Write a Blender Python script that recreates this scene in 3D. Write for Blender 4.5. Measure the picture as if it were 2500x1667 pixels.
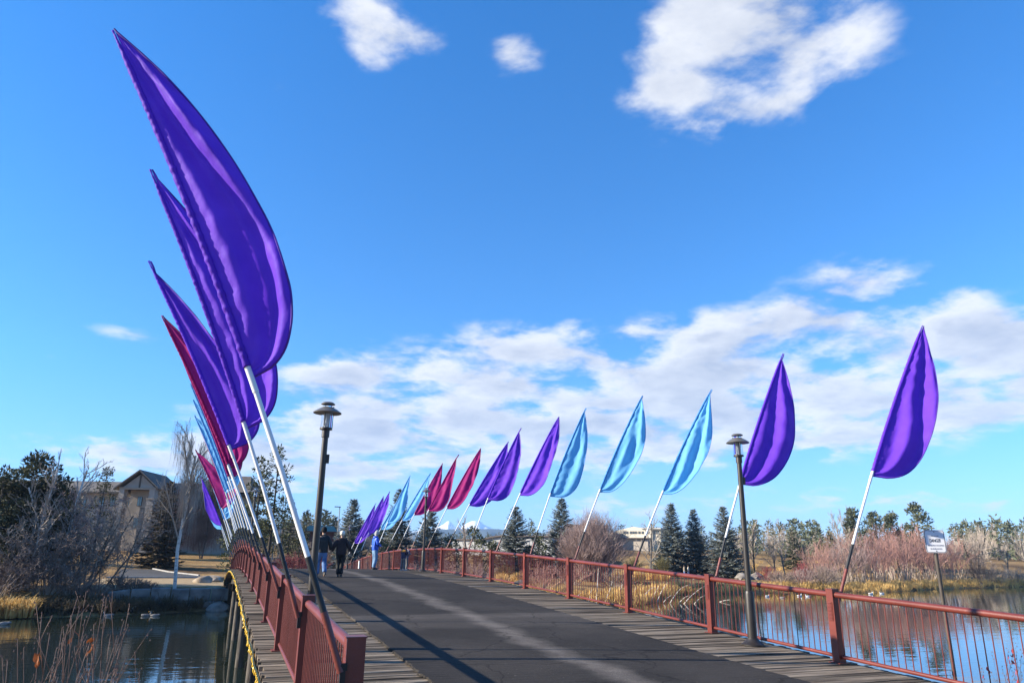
import bpy, bmesh, math, random
from math import sin, cos, tan, pi, radians, sqrt, exp, atan2, hypot
from mathutils import Vector, Matrix, noise

for o in list(bpy.data.objects):
    bpy.data.objects.remove(o, do_unlink=True)
SC = bpy.context.scene
COL = SC.collection
R = random.Random(7)

# ------------------------------------------------------------------ camera
EYE = 4.5                                   # water level is z = 0
YAW, PITCH, ROLL = radians(21.4869), radians(16.4928), radians(0.859)
FPX, PW, PH = 1727.65, 2500.0, 1667.0
cam_d = bpy.data.cameras.new('camera')
cam_d.sensor_width = 36.0
cam_d.lens = FPX / PW * 36.0
cam_d.clip_start, cam_d.clip_end = 0.1, 30000
cam = bpy.data.objects.new('camera', cam_d)
COL.objects.link(cam)
_f = Vector((sin(YAW) * cos(PITCH), cos(YAW) * cos(PITCH), sin(PITCH)))
_r = Vector((cos(YAW), -sin(YAW), 0))
_u = _r.cross(_f)
_r2 = _r * cos(ROLL) + _u * sin(ROLL)
_u2 = -_r * sin(ROLL) + _u * cos(ROLL)
_m = Matrix((_r2, _u2, -_f)).transposed().to_4x4()
_m.translation = Vector((0, 0, EYE))
cam.matrix_world = _m
SC.camera = cam

def ray(u, v):
    "direction through a point of the photograph (2500 x 1667)"
    a, b = (u - PW / 2) / FPX, -(v - PH / 2) / FPX
    return (_r2 * a + _u2 * b + _f)

def azi(u, v=1345):
    d = ray(u, v)
    return d.x / hypot(d.x, d.y), d.y / hypot(d.x, d.y)

def at(u, v, dist):
    "point at horizontal range dist along that direction"
    d = ray(u, v)
    k = dist / hypot(d.x, d.y)
    return Vector((d.x * k, d.y * k, EYE + d.z * k))

# ------------------------------------------------------------------ sky and sun
SUN_EL, SUN_ROT = radians(23), radians(-76.5)
sun_dir = Vector((sin(SUN_ROT) * cos(SUN_EL), cos(SUN_ROT) * cos(SUN_EL), sin(SUN_EL)))
W = bpy.data.worlds.new('World')
SC.world = W
W.use_nodes = True
nt = W.node_tree
nt.nodes.clear()
L = nt.links.new
def nd(t, **k):
    n = nt.nodes.new(t)
    for a, b in k.items():
        setattr(n, a, b)
    return n
def mth(op, a, b=None, c=None, clamp=False):
    n = nd('ShaderNodeMath', operation=op, use_clamp=clamp)
    for i, x in enumerate((a, b, c)):
        if x is None: continue
        if isinstance(x, (int, float)): n.inputs[i].default_value = x
        else: L(x, n.inputs[i])
    return n.outputs[0]
sky = nd('ShaderNodeTexSky', sky_type='NISHITA', sun_disc=False)
sky.sun_elevation, sky.sun_rotation = SUN_EL, SUN_ROT
sky.altitude, sky.air_density, sky.dust_density, sky.ozone_density = 1100, 1.0, 0.1, 3.0
tc = nd('ShaderNodeTexCoord')
sep = nd('ShaderNodeSeparateXYZ')
L(tc.outputs['Generated'], sep.inputs[0])
dx, dy, dz = sep.outputs
az = mth('ARCTAN2', dx, dy)
el = mth('ARCSINE', dz)
# cloud noise lives on a flat layer overhead, seen in perspective
den = mth('ADD', mth('MAXIMUM', dz, 0.0), 0.22)
px_ = mth('DIVIDE', dx, den)
py_ = mth('DIVIDE', dy, den)
def cloud_noise(ox, oy, oz):
    cb = nd('ShaderNodeCombineXYZ')
    L(mth('ADD', px_, ox), cb.inputs[0]); L(mth('ADD', py_, oy), cb.inputs[1])
    L(mth('ADD', mth('MULTIPLY', dz, 1.6), oz), cb.inputs[2])
    n = nd('ShaderNodeTexNoise', noise_dimensions='3D')
    n.inputs['Scale'].default_value = 4.0
    n.inputs['Detail'].default_value = 7.5
    n.inputs['Roughness'].default_value = 0.57
    n.inputs['Distortion'].default_value = 0.12
    L(cb.outputs[0], n.inputs['Vector'])
    return n.outputs['Fac']
def blob(a, e, sa, se, amp):
    x = mth('DIVIDE', mth('SUBTRACT', az, radians(a)), radians(sa))
    y = mth('DIVIDE', mth('SUBTRACT', el, radians(e)), radians(se))
    r2 = mth('ADD', mth('MULTIPLY', x, x), mth('MULTIPLY', y, y))
    return mth('MULTIPLY', mth('POWER', 2.718, mth('MULTIPLY', r2, -1.0)), amp)
def azel(u, v):
    d = ray(u, v).normalized()
    return math.degrees(atan2(d.x, d.y)), math.degrees(math.asin(d.z))
BL = []
for u, v, su, sv, amp in (
        (1800, 60, 300, 190, .56), (1640, 130, 190, 130, .42), (1600, 245, 190, 80, .40), (1720, 340, 150, 80, .46), (2050, 110, 190, 200, .34), (1900, 260, 150, 90, .30),
        (900, 50, 150, 85, .58), (900, 135, 80, 65, .48), (990, 90, 90, 60, .34), (1060, 95, 100, 45, .30), (1255, 135, 125, 70, .54), (780, 40, 90, 40, .24), (690, 190, 70, 60, .26),
        (2110, 700, 170, 120, .50), (2330, 830, 200, 110, .46), (2470, 900, 130, 110, .50), (2480, 190, 90, 40, .30),
        (1250, 850, 300, 90, .40), (1650, 830, 330, 90, .46), (1950, 830, 230, 110, .44), (1500, 960, 520, 110, .50), (2000, 960, 330, 110, .50), (1100, 1040, 480, 100, .52), (1700, 1060, 480, 70, .46),
        (800, 1080, 330, 90, .44), (330, 1110, 380, 55, .46), (330, 815, 120, 24, .28), (130, 870, 90, 18, .20), (850, 900, 200, 70, .30), (2390, 720, 60, 25, .2), (2380, 985, 160, 50, .40),
        (1600, 970, 1050, 180, .38), (1000, 1090, 700, 100, .32), (1930, 150, 130, 100, .30), (1700, 1090, 600, 60, .2), (2250, 900, 300, 120, .2),
        (1950, 1210, 420, 36, .30), (2350, 1225, 300, 36, .30), (760, 1180, 260, 60, .36), (1500, 1240, 300, 40, .30)):
    a, e = azel(u, v)
    sa, se = su / PW * 72 * .9, sv / PW * 72 * .9
    BL.append(blob(a, e, sa, se, amp))
# the same weather goes on all round: low bank and scattered puffs outside the view
for a in range(90, 330, 30):
    BL.append(blob(a - 360 if a > 180 else a, 9 + (a * 7 % 5), 17, 5.5, .44))
    if a % 60 == 30:
        BL.append(blob(a - 360 if a > 180 else a, 30 + (a % 4) * 6, 9, 5, .42))
tot = BL[0]
for b in BL[1:]:
    tot = mth('ADD', tot, b)
tot = mth('MINIMUM', tot, .74)
n1 = cloud_noise(0, 0, 0)
s2 = Vector((sun_dir.x, sun_dir.y, 0)).normalized()
n2 = cloud_noise(s2.x * .10, s2.y * .10, .06)
raw = mth('ADD', mth('MULTIPLY', mth('SUBTRACT', n1, .5), mth('MINIMUM', mth('ADD', mth('MULTIPLY', tot, 4.2), .45), 2.3)), mth('SUBTRACT', mth('MULTIPLY', tot, .82), .20))
mr = nd('ShaderNodeMapRange', interpolation_type='SMOOTHSTEP')
L(raw, mr.inputs['Value'])
mr.inputs['From Min'].default_value, mr.inputs['From Max'].default_value = -0.02, 0.42
mr.inputs['To Max'].default_value = 0.90
dens = mr.outputs[0]
# lit side against the sun, grey where the bank is thick
lit = mth('ADD', mth('MULTIPLY', mth('SUBTRACT', n1, n2), 2.6), .66, clamp=True)
thick = nd('ShaderNodeMapRange')
L(raw, thick.inputs['Value'])
thick.inputs['From Min'].default_value, thick.inputs['From Max'].default_value = .15, .75
thick.inputs['To Min'].default_value, thick.inputs['To Max'].default_value = 1.0, .30
shade = mth('MULTIPLY', lit, thick.outputs[0])
cr = nd('ShaderNodeValToRGB')
L(shade, cr.inputs[0])
cr.color_ramp.elements[0].position, cr.color_ramp.elements[0].color = .15, (3.1, 3.4, 4.1, 1)
cr.color_ramp.elements[1].position, cr.color_ramp.elements[1].color = .68, (5.6, 5.7, 5.9, 1)
mx = nd('ShaderNodeMix', data_type='RGBA')
L(dens, mx.inputs[0])
# clear high-desert air: bluer than the model's sea-level haze, also low down
tr_ = nd('ShaderNodeValToRGB')
L(mth('MULTIPLY', mth('MAXIMUM', dz, 0.0), 1.0), tr_.inputs[0])
e_ = tr_.color_ramp.elements
e_[0].position, e_[0].color = 0.0, (.62, .86, 1.36, 1)
e_[1].position, e_[1].color = .75, (.28, 1.16, 1.85, 1)
x_ = e_.new(.22); x_.color = (.50, 1.08, 1.50, 1)
tm_ = nd('ShaderNodeMix', data_type='RGBA', blend_type='MULTIPLY')
tm_.inputs[0].default_value = 1.0
L(sky.outputs[0], tm_.inputs['A']); L(tr_.outputs[0], tm_.inputs['B'])
L(tm_.outputs['Result'], mx.inputs['A'])
L(cr.outputs[0], mx.inputs['B'])
bg = nd('ShaderNodeBackground')
bg.inputs['Strength'].default_value = 0.07
L(mx.outputs['Result'], bg.inputs['Color'])
wo = nd('ShaderNodeOutputWorld')
L(bg.outputs[0], wo.inputs[0])

sl = bpy.data.lights.new('sun', 'SUN')
sl.energy, sl.angle, sl.color = 5.0, radians(0.53), (1.0, .90, .74)
so = bpy.data.objects.new('sun', sl)
COL.objects.link(so)
so.rotation_euler = sun_dir.to_track_quat('Z', 'Y').to_euler()
so.location = sun_dir * 60 + Vector((0, 0, 10))

SC.view_settings.view_transform = 'Standard'
SC.view_settings.look = 'None'
SC.view_settings.exposure = 1.36
SC.view_settings.gamma = 1.0
SC.view_settings.use_curve_mapping = False
SC.render.engine = 'CYCLES'
SC.cycles.max_bounces = 8
SC.cycles.transparent_max_bounces = 12

# ------------------------------------------------------------------ materials
def material(name, c1, c2=None, rough=.6, scale=3.0, detail=4, bump=0.0, bscale=None, metal=0.0, spec=.4, rnd=0.0, stretch=None,
             transl=0.0, c3=None, coat=0.0, spread=(.35, .65), gen=False, bdist=.02, sheen=0.0):
    m = bpy.data.materials.new(name)
    m.use_nodes = True
    t = m.node_tree
    N, K = t.nodes, t.links.new
    c1, c2, c3 = [None if c is None else tuple(x * (.78 if max(c) < .6 else .9) for x in c) for c in (c1, c2, c3)]
    p = N['Principled BSDF']
    p.inputs['Roughness'].default_value = rough
    p.inputs['Metallic'].default_value = metal
    p.inputs['Specular IOR Level'].default_value = spec
    if coat: p.inputs['Coat Weight'].default_value = coat
    if sheen: p.inputs['Sheen Weight'].default_value = sheen
    tcn = N.new('ShaderNodeTexCoord')
    mp = N.new('ShaderNodeMapping')
    oi = N.new('ShaderNodeObjectInfo')
    K(tcn.outputs['Generated' if gen else 'Object'], mp.inputs[0])
    if stretch: mp.inputs['Scale'].default_value = stretch
    if rnd:
        mu = N.new('ShaderNodeVectorMath'); mu.operation = 'SCALE'
        cv = N.new('ShaderNodeCombineXYZ')
        for i in range(3): K(oi.outputs['Random'], cv.inputs[i])
        K(cv.outputs[0], mu.inputs[0]); mu.inputs['Scale'].default_value = 37.0
        K(mu.outputs[0], mp.inputs['Location'])
    nz = N.new('ShaderNodeTexNoise')
    nz.inputs['Scale'].default_value, nz.inputs['Detail'].default_value = scale, detail
    K(mp.outputs[0], nz.inputs['Vector'])
    col = None
    if c2 is None:
        p.inputs['Base Color'].default_value = (*c1, 1)
        rgb = N.new('ShaderNodeRGB'); rgb.outputs[0].default_value = (*c1, 1)
        col = rgb.outputs[0]
    else:
        cr = N.new('ShaderNodeValToRGB')
        e = cr.color_ramp.elements
        e[0].position, e[0].color = spread[0], (*c1, 1)
        e[1].position, e[1].color = spread[1], (*c2, 1)
        if c3:
            x = e.new((spread[0] + spread[1]) / 2); x.color = (*c3, 1)
        K(nz.outputs['Fac'], cr.inputs[0])
        col = cr.outputs[0]
    if rnd:
        h = N.new('ShaderNodeHueSaturation')
        q = N.new('ShaderNodeMapRange')
        K(oi.outputs['Random'], q.inputs['Value'])
        q.inputs['To Min'].default_value, q.inputs['To Max'].default_value = 1 - rnd, 1 + rnd
        K(q.outputs[0], h.inputs['Value']); K(col, h.inputs['Color'])
        col = h.outputs[0]
    K(col, p.inputs['Base Color'])
    if bump:
        nb = N.new('ShaderNodeTexNoise')
        nb.inputs['Scale'].default_value, nb.inputs['Detail'].default_value = bscale or scale * 4, 5
        K(mp.outputs[0], nb.inputs['Vector'])
        b = N.new('ShaderNodeBump')
        b.inputs['Strength'].default_value, b.inputs['Distance'].default_value = bump, bdist
        K(nb.outputs['Fac'], b.inputs['Height']); K(b.outputs[0], p.inputs['Normal'])
    if transl:
        tr = N.new('ShaderNodeBsdfTranslucent')
        K(col, tr.inputs['Color'])
        ms = N.new('ShaderNodeMixShader')
        ms.inputs[0].default_value = transl
        K(p.outputs[0], ms.inputs[1]); K(tr.outputs[0], ms.inputs[2])
        K(ms.outputs[0], N['Material Output'].inputs['Surface'])
    return m

M = {}
M['asphalt'] = None
M['red_paint'] = material('red oxide painted steel', (.14, .026, .017), (.19, .038, .026), rough=.42, scale=2.5, detail=6, bump=.12, bscale=60, rnd=.06, spec=.5)
M['plank'] = material('weathered plank', (.045, .032, .022), (.36, .295, .22), rough=.9, scale=1.3, detail=9, bump=.9, bscale=7, stretch=(.7, 9, 9), rnd=.5, spec=.15, c3=(.20, .16, .118), spread=(.28, .72))
M['beam'] = material('creosoted timber', (.018, .014, .011), (.05, .04, .03), rough=.9, scale=2, bump=.5, stretch=(1, 1, 4))
M['pile'] = material('weathered pile timber', (.05, .04, .03), (.16, .135, .11), rough=.85, scale=3, bump=.6, stretch=(4, 4, .6), rnd=.2)
M['bronze'] = material('dark bronze lamp paint', (.024, .019, .015), (.036, .028, .022), rough=.42, scale=4, spec=.5)
M['lamp_top'] = material('brushed lamp cap', (.20, .185, .16), (.30, .28, .25), rough=.38, metal=.5, scale=6)
M['black_tube'] = material('black pole tube', (.012, .012, .013), (.022, .022, .024), rough=.45, scale=8)
M['white_tube'] = material('white fibreglass pole', (.72, .72, .70), (.80, .80, .79), rough=.4, scale=5, rnd=.03)
M['black_steel'] = material('black bracket steel', (.012, .011, .011), rough=.5)
M['steel'] = material('galvanised steel', (.36, .37, .38), (.46, .47, .48), rough=.4, metal=.8, scale=20)
M['purple'] = material('purple flag nylon', (.165, .052, .64), (.20, .064, .72), rough=.62, scale=2.5, transl=.42, rnd=.07, bump=.32, bscale=9, bdist=.03, spec=.14)
M['maroon'] = material('maroon flag nylon', (.46, .020, .20), (.54, .028, .24), rough=.62, scale=2.5, transl=.50, rnd=.07, bump=.32, bscale=9, bdist=.03, spec=.14)
M['blue'] = material('light blue flag nylon', (.20, .58, .95), (.25, .64, .98), rough=.62, scale=2.5, transl=.48, rnd=.05, bump=.32, bscale=9, bdist=.03, spec=.14)
M['purple_d'] = material('purple hem', (.085, .024, .32), (.11, .03, .40), rough=.5, scale=14)
M['maroon_d'] = material('maroon hem', (.15, .009, .055), (.20, .012, .07), rough=.5, scale=14)
M['blue_d'] = material('blue hem', (.055, .22, .52), (.08, .30, .66), rough=.5, scale=14)
M['bulb'] = material('yellow bulb', (.80, .50, .02), (.88, .60, .05), rough=.3, scale=9, transl=.3)
M['wire'] = material('green lamp wire', (.02, .05, .035), rough=.6)

def glass_mat(name, col, rough, ior=1.45, tw=1.0):
    m = bpy.data.materials.new(name); m.use_nodes = True
    p = m.node_tree.nodes['Principled BSDF']
    p.inputs['Base Color'].default_value = (*col, 1)
    p.inputs['Transmission Weight'].default_value = tw
    p.inputs['Roughness'].default_value = rough
    p.inputs['IOR'].default_value = ior
    return m
M['lens'] = glass_mat('clear lamp lens', (.92, .95, .97), .02, 1.2)
M['frost'] = material('frosted diffuser', (.62, .65, .68), rough=.35, transl=.5)

# ------------------------------------------------------------------ mesh helpers
WL = {}
def frame(d):
    d = d.normalized()
    a = Vector((0, 0, 1)) if abs(d.z) < .92 else Vector((1, 0, 0))
    x = d.cross(a).normalized()
    return x, x.cross(d).normalized()

class MB:
    def __init__(s):
        s.v, s.f = [], []
    def quad(s, *pts):
        b = len(s.v); s.v += [tuple(p) for p in pts]; s.f.append(tuple(range(b, b + len(pts)))); return s
    def box(s, c, size, rot=None):
        b = len(s.v); hx, hy, hz = size[0] / 2, size[1] / 2, size[2] / 2
        for x in (-hx, hx):
            for y in (-hy, hy):
                for z in (-hz, hz):
                    q = Vector((x, y, z))
                    if rot is not None: q = rot @ q
                    s.v.append((c[0] + q.x, c[1] + q.y, c[2] + q.z))
        s.f += [tuple(b + i for i in q) for q in ((0, 1, 3, 2), (4, 6, 7, 5), (0, 4, 5, 1), (2, 3, 7, 6), (0, 2, 6, 4), (1, 5, 7, 3))]
        return s
    def tube(s, pts, rad, n=8, cap=True, twist=0.0):
        pts = [Vector(p) for p in pts]
        if not hasattr(rad, '__len__'): rad = [rad] * len(pts)
        b = len(s.v)
        k = len(pts)
        x = None
        for i, p in enumerate(pts):
            d = pts[min(i + 1, k - 1)] - pts[max(i - 1, 0)]
            if d.length < 1e-9: d = Vector((0, 0, 1))
            if x is None:
                x, y = frame(d)
            else:
                d = d.normalized()
                x = (x - d * x.dot(d)).normalized(); y = x.cross(d).normalized()
            for j in range(n):
                a = 2 * pi * j / n + twist
                q = p + (x * cos(a) + y * sin(a)) * rad[i]
                s.v.append((q.x, q.y, q.z))
        for i in range(k - 1):
            for j in range(n):
                a0, a1 = b + i * n + j, b + i * n + (j + 1) % n
                s.f.append((a0, a0 + n, a1 + n, a1))
        if cap:
            s.f.append(tuple(b + j for j in range(n)))
            s.f.append(tuple(b + (k - 1) * n + j for j in reversed(range(n))))
        return s
    def lathe(s, prof, n=20, c=(0, 0, 0)):
        "profile of (radius, z) from bottom to top"
        b = len(s.v)
        for r, z in prof:
            for j in range(n):
                a = 2 * pi * j / n
                s.v.append((c[0] + r * cos(a), c[1] + r * sin(a), c[2] + z))
        for i in range(len(prof) - 1):
            for j in range(n):
                a0, a1 = b + i * n + j, b + i * n + (j + 1) % n
                s.f.append((a0, a1, a1 + n, a0 + n))
        s.f.append(tuple(b + j for j in reversed(range(n))))
        s.f.append(tuple(b + (len(prof) - 1) * n + j for j in range(n)))
        return s
    def grid(s, P, wrap=False):
        "P[i][j] points"
        b = len(s.v); n = len(P[0])
        for row in P:
            s.v += [tuple(q) for q in row]
        for i in range(len(P) - 1):
            for j in range(n - 1 + (1 if wrap else 0)):
                j2 = (j + 1) % n
                s.f.append((b + i * n + j, b + i * n + j2, b + (i + 1) * n + j2, b + (i + 1) * n + j))
        return s
    def blob(s, c, r, seed=0, sub=2, amp=.25, fr=1.0, flat=None):
        bm = bmesh.new()
        bmesh.ops.create_icosphere(bm, subdivisions=sub, radius=1.0)
        b = len(s.v)
        rr = r if hasattr(r, '__len__') else (r, r, r)
        for v in bm.verts:
            k = 1 + amp * noise.noise(v.co * fr * 1.3 + Vector((seed * 3.7, seed * 1.3, seed))) + amp * .5 * noise.noise(v.co * fr * 3.1 + Vector((seed, seed * 5.1, 2)))
            q = v.co * k
            z = q.z * rr[2]
            if flat is not None and z < flat: z = flat
            s.v.append((c[0] + q.x * rr[0], c[1] + q.y * rr[1], c[2] + z))
        for f in bm.faces:
            s.f.append(tuple(b + v.index for v in f.verts))
        bm.free()
        return s
    def mesh(s, name, mat, origin=Vector((0, 0, 0)), smooth=False):
        me = bpy.data.meshes.new(name)
        o = origin
        me.from_pydata([(x - o[0], y - o[1], z - o[2]) for x, y, z in s.v], [], s.f)
        for m in (mat if isinstance(mat, (list, tuple)) else [mat]):
            me.materials.append(m)
        if smooth:
            me.polygons.foreach_set('use_smooth', [True] * len(me.polygons))
            if smooth != 'all':
                try: me.set_sharp_from_angle(angle=radians(40))
                except Exception: pass
        me.update()
        return me
    def build(s, name, mat, parent=None, smooth=False, kind=None, origin=None):
        o0 = WL[parent.name] if parent is not None else Vector(origin if origin is not None else (0, 0, 0))
        ob = bpy.data.objects.new(name, s.mesh(name, mat, o0, smooth))
        COL.objects.link(ob)
        if parent is not None: ob.parent = parent
        else: ob.location = o0
        WL[ob.name] = Vector(o0)
        if kind: ob['kind'] = kind
        return ob

def inst(name, me, parent, loc, rot=None, scale=None):
    "a piece that shares its mesh; loc is a world position"
    ob = bpy.data.objects.new(name, me)
    COL.objects.link(ob)
    base = WL[parent.name] if parent is not None else Vector((0, 0, 0))
    if parent is not None: ob.parent = parent
    ob.location = Vector(loc) - base
    if rot is not None: ob.rotation_euler = rot
    if scale is not None: ob.scale = scale
    WL[ob.name] = Vector(loc)
    return ob

def tag(o, label, cat, group=None, kind=None):
    o['label'], o['category'] = label, cat
    if group: o['group'] = group
    if kind: o['kind'] = kind
    return o
def thing(name, label, cat, loc=(0, 0, 0), group=None):
    o = bpy.data.objects.new(name, None)
    COL.objects.link(o)
    o.location = loc
    o.empty_display_size = .2
    WL[o.name] = Vector(loc)
    return tag(o, label, cat, group)
def copy_thing(root, label, loc, rz=0.0, sc=1.0):
    r = root.copy(); COL.objects.link(r)
    r.location = loc; r.rotation_euler = (0, 0, rz); r.scale = (sc, sc, sc) if not hasattr(sc, '__len__') else sc
    r['label'] = label
    WL[r.name] = Vector(loc)
    for ch in root.children:
        c = ch.copy(); COL.objects.link(c); c.parent = r
        WL[c.name] = Vector(loc)
        for g in ch.children:
            e = g.copy(); COL.objects.link(e); e.parent = c
    return r
def structure(o):
    o['kind'] = 'structure'
    return o
ORD = ['first', 'second', 'third', 'fourth', 'fifth', 'sixth', 'seventh', 'eighth', 'ninth', 'tenth', 'eleventh', 'twelfth', 'thirteenth', 'fourteenth', 'fifteenth', 'sixteenth', 'seventeenth', 'eighteenth', 'nineteenth', 'twentieth']
def lerp(a, b, t): return a + (b - a) * t
def sstep(a, b, x):
    t = min(1, max(0, (x - a) / (b - a))); return t * t * (3 - 2 * t)
def interp(tab, x):
    if x <= tab[0][0]: return tab[0][1]
    for (a, b), (c, d) in zip(tab, tab[1:]):
        if x <= c: return lerp(b, d, (x - a) / (c - a))
    return tab[-1][1]
# ------------------------------------------------------------------ terrain and water
SHORE = [(-3000, 40), (-300, 30), (-80, 46), (-30, 53), (-12, 55.6), (-5.4, 57), (.7, 59.6), (8, 60.5), (14, 61), (20, 62.5), (26, 63.5), (31, 59.5),
         (35, 58), (40, 62), (49, 72.2), (62, 74.6), (72, 74.4), (80, 73.5), (100, 79.6), (127, 85), (200, 101), (500, 160), (3000, 300)]
HL = [(-12, -1.2), (-3, -.7), (0, -.03), (1, .25), (3.5, .62), (4.4, 1.42), (8, 1.5), (22, 1.5), (34, 1.6), (60, 3.0), (80, 3.9), (150, 5), (400, 8), (3000, 12)]
HR = [(-12, -1.2), (-3, -.7), (0, -.03), (1.2, .35), (5, .7), (12, 1.1), (40, 1.6), (60, 2.0), (90, 2.8), (130, 3.9), (200, 4.5), (400, 6), (3000, 10)]
def near_shore(x):
    return interp([(-40, 10), (-2, 9.5), (.5, 8), (10.5, 8), (12, 12.5), (16, 13), (24, 8), (60, 2)], x)
def ground(x, y):
    d = (y - interp(SHORE, x)) * .95
    k = sstep(0, 14, x)
    z = lerp(interp(HL, d), interp(HR, d), k)
    r = hypot(x, y)
    z += sstep(125, 205, r) * 2.2 * sstep(2, 14, d) * sstep(60, 100, x)
    if d > 1: z += .18 * noise.noise(Vector((x * .12, y * .12, 0))) * sstep(1, 8, d) * (1 if k > .1 else .35)
    if y < 30:
        d2 = near_shore(x) - y
        z = max(z, interp([(-6, -1.2), (0, -.05), (3, 1.25), (6.5, 2.5), (30, 2.6)], d2) if x < 11 else interp([(-6, -1.2), (0, -.05), (2, .9), (8, 1.4), (14, 2.5), (40, 2.6)], d2))
        if 0 < x < 11 and 3 < y: z = min(z, 2.1)
    return z
def span(a, b, st):
    n = max(1, int(round((b - a) / st)))
    return [a + (b - a) * i / n for i in range(n)]
xs = span(-3500, -600, 300) + span(-600, -120, 40) + span(-120, -40, 5) + span(-40, 60, 1) + span(60, 150, 2) + span(150, 400, 12) + span(400, 900, 60) + span(900, 4600, 300) + [4600]
ys = span(-400, -20, 30) + span(-20, 20, 1) + span(20, 50, 3) + span(50, 100, .8) + span(100, 180, 3) + span(180, 400, 15) + span(400, 1000, 60) + span(1000, 5000, 300) + [5000]
tb = MB()
tb.grid([[(x, y, ground(x, y)) for x in xs] for y in ys])
def ground_material():
    m = bpy.data.materials.new('dry winter ground'); m.use_nodes = True
    t = m.node_tree; N, K = t.nodes, t.links.new
    p = N['Principled BSDF']; p.inputs['Roughness'].default_value = .95; p.inputs['Specular IOR Level'].default_value = .1
    tcn = N.new('ShaderNodeTexCoord')
    a = N.new('ShaderNodeTexNoise'); a.inputs['Scale'].default_value = .09; a.inputs['Detail'].default_value = 8; a.inputs['Roughness'].default_value = .6
    b = N.new('ShaderNodeTexNoise'); b.inputs['Scale'].default_value = 1.9; b.inputs['Detail'].default_value = 9; b.inputs['Roughness'].default_value = .7
    K(tcn.outputs['Object'], a.inputs[0]); K(tcn.outputs['Object'], b.inputs[0])
    r1 = N.new('ShaderNodeValToRGB'); e = r1.color_ramp.elements
    e[0].position, e[0].color = .36, (.12, .08, .045, 1); e[1].position, e[1].color = .66, (.44, .31, .15, 1)
    x = e.new(.5); x.color = (.31, .205, .095, 1)
    r2 = N.new('ShaderNodeValToRGB'); e = r2.color_ramp.elements
    e[0].position, e[0].color = .3, (.45, .42, .40, 1); e[1].position, e[1].color = .72, (1.2, 1.12, 1.0, 1)
    K(a.outputs['Fac'], r1.inputs[0]); K(b.outputs['Fac'], r2.inputs[0])
    mxx = N.new('ShaderNodeMix'); mxx.data_type = 'RGBA'; mxx.blend_type = 'MULTIPLY'; mxx.inputs[0].default_value = 1
    K(r1.outputs[0], mxx.inputs['A']); K(r2.outputs[0], mxx.inputs['B'])
    K(mxx.outputs['Result'], p.inputs['Base Color'])
    bp = N.new('ShaderNodeBump'); bp.inputs['Strength'].default_value = .8; bp.inputs['Distance'].default_value = .12
    K(b.outputs['Fac'], bp.inputs['Height']); K(bp.outputs[0], p.inputs['Normal'])
    return m
M['ground'] = ground_material()
structure(tb.build('ground', M['ground'], smooth='all'))

def water_material():
    m = bpy.data.materials.new('river water'); m.use_nodes = True
    t = m.node_tree; N, K = t.nodes, t.links.new
    p = N['Principled BSDF']
    p.inputs['Base Color'].default_value = (.012, .020, .017, 1)
    p.inputs['Roughness'].default_value = .02
    p.inputs['IOR'].default_value = 2.1
    p.inputs['Specular IOR Level'].default_value = .5
    tcn = N.new('ShaderNodeTexCoord')
    mp = N.new('ShaderNodeMapping'); mp.inputs['Rotation'].default_value = (0, 0, radians(18)); mp.inputs['Scale'].default_value = (.55, 1.5, 1)
    K(tcn.outputs['Object'], mp.inputs[0])
    a = N.new('ShaderNodeTexNoise'); a.inputs['Scale'].default_value = 1.1; a.inputs['Detail'].default_value = 3; a.inputs['Roughness'].default_value = .5
    b = N.new('ShaderNodeTexNoise'); b.inputs['Scale'].default_value = .16; b.inputs['Detail'].default_value = 2
    c = N.new('ShaderNodeTexNoise'); c.inputs['Scale'].default_value = .05; c.inputs['Detail'].default_value = 3
    for n in (a, b, c): K(mp.outputs[0], n.inputs[0])
    # calm and rippled patches
    rm = N.new('ShaderNodeMapRange'); K(c.outputs['Fac'], rm.inputs['Value'])
    rm.inputs['From Min'].default_value, rm.inputs['From Max'].default_value = .4, .62
    rm.inputs['To Min'].default_value, rm.inputs['To Max'].default_value = .35, 1.0
    mu = N.new('ShaderNodeMath'); mu.operation = 'MULTIPLY'; K(a.outputs['Fac'], mu.inputs[0]); K(rm.outputs[0], mu.inputs[1])
    ad = N.new('ShaderNodeMath'); ad.operation = 'MULTIPLY_ADD'; K(b.outputs['Fac'], ad.inputs[0]); ad.inputs[1].default_value = 1.2; K(mu.outputs[0], ad.inputs[2])
    bp = N.new('ShaderNodeBump'); bp.inputs['Strength'].default_value = .11; bp.inputs['Distance'].default_value = .12
    K(ad.outputs[0], bp.inputs['Height']); K(bp.outputs[0], p.inputs['Normal'])
    return m
wm = MB(); wm.grid([[(x, y, 0) for x in (-1500, -300, 0, 300, 1500)] for y in (-30, 60, 180, 330)])
structure(wm.build('river_water', water_material()))

# ------------------------------------------------------------------ bridge
XL, XR, SP, YL0, YR0 = 1.0885, 9.7416, 3.346, 6.0408, 9.7793
def zd(Y):
    t = Y / 30
    return EYE - 1.9511475 + .37781941 * t + 1.78911209 * t * t - 1.48374164 * t ** 3 + .22485301 * t ** 4
def slope(Y): return (zd(Y + .05) - zd(Y - .05)) / .1
B0, B1 = 4.2, 66.0
DX0, DX1 = .76, 10.02
br = thing('footbridge', 'arched timber bridge with an asphalt roadway crossing the river', 'bridge', (5.4, B0, zd(B0)))
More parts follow.
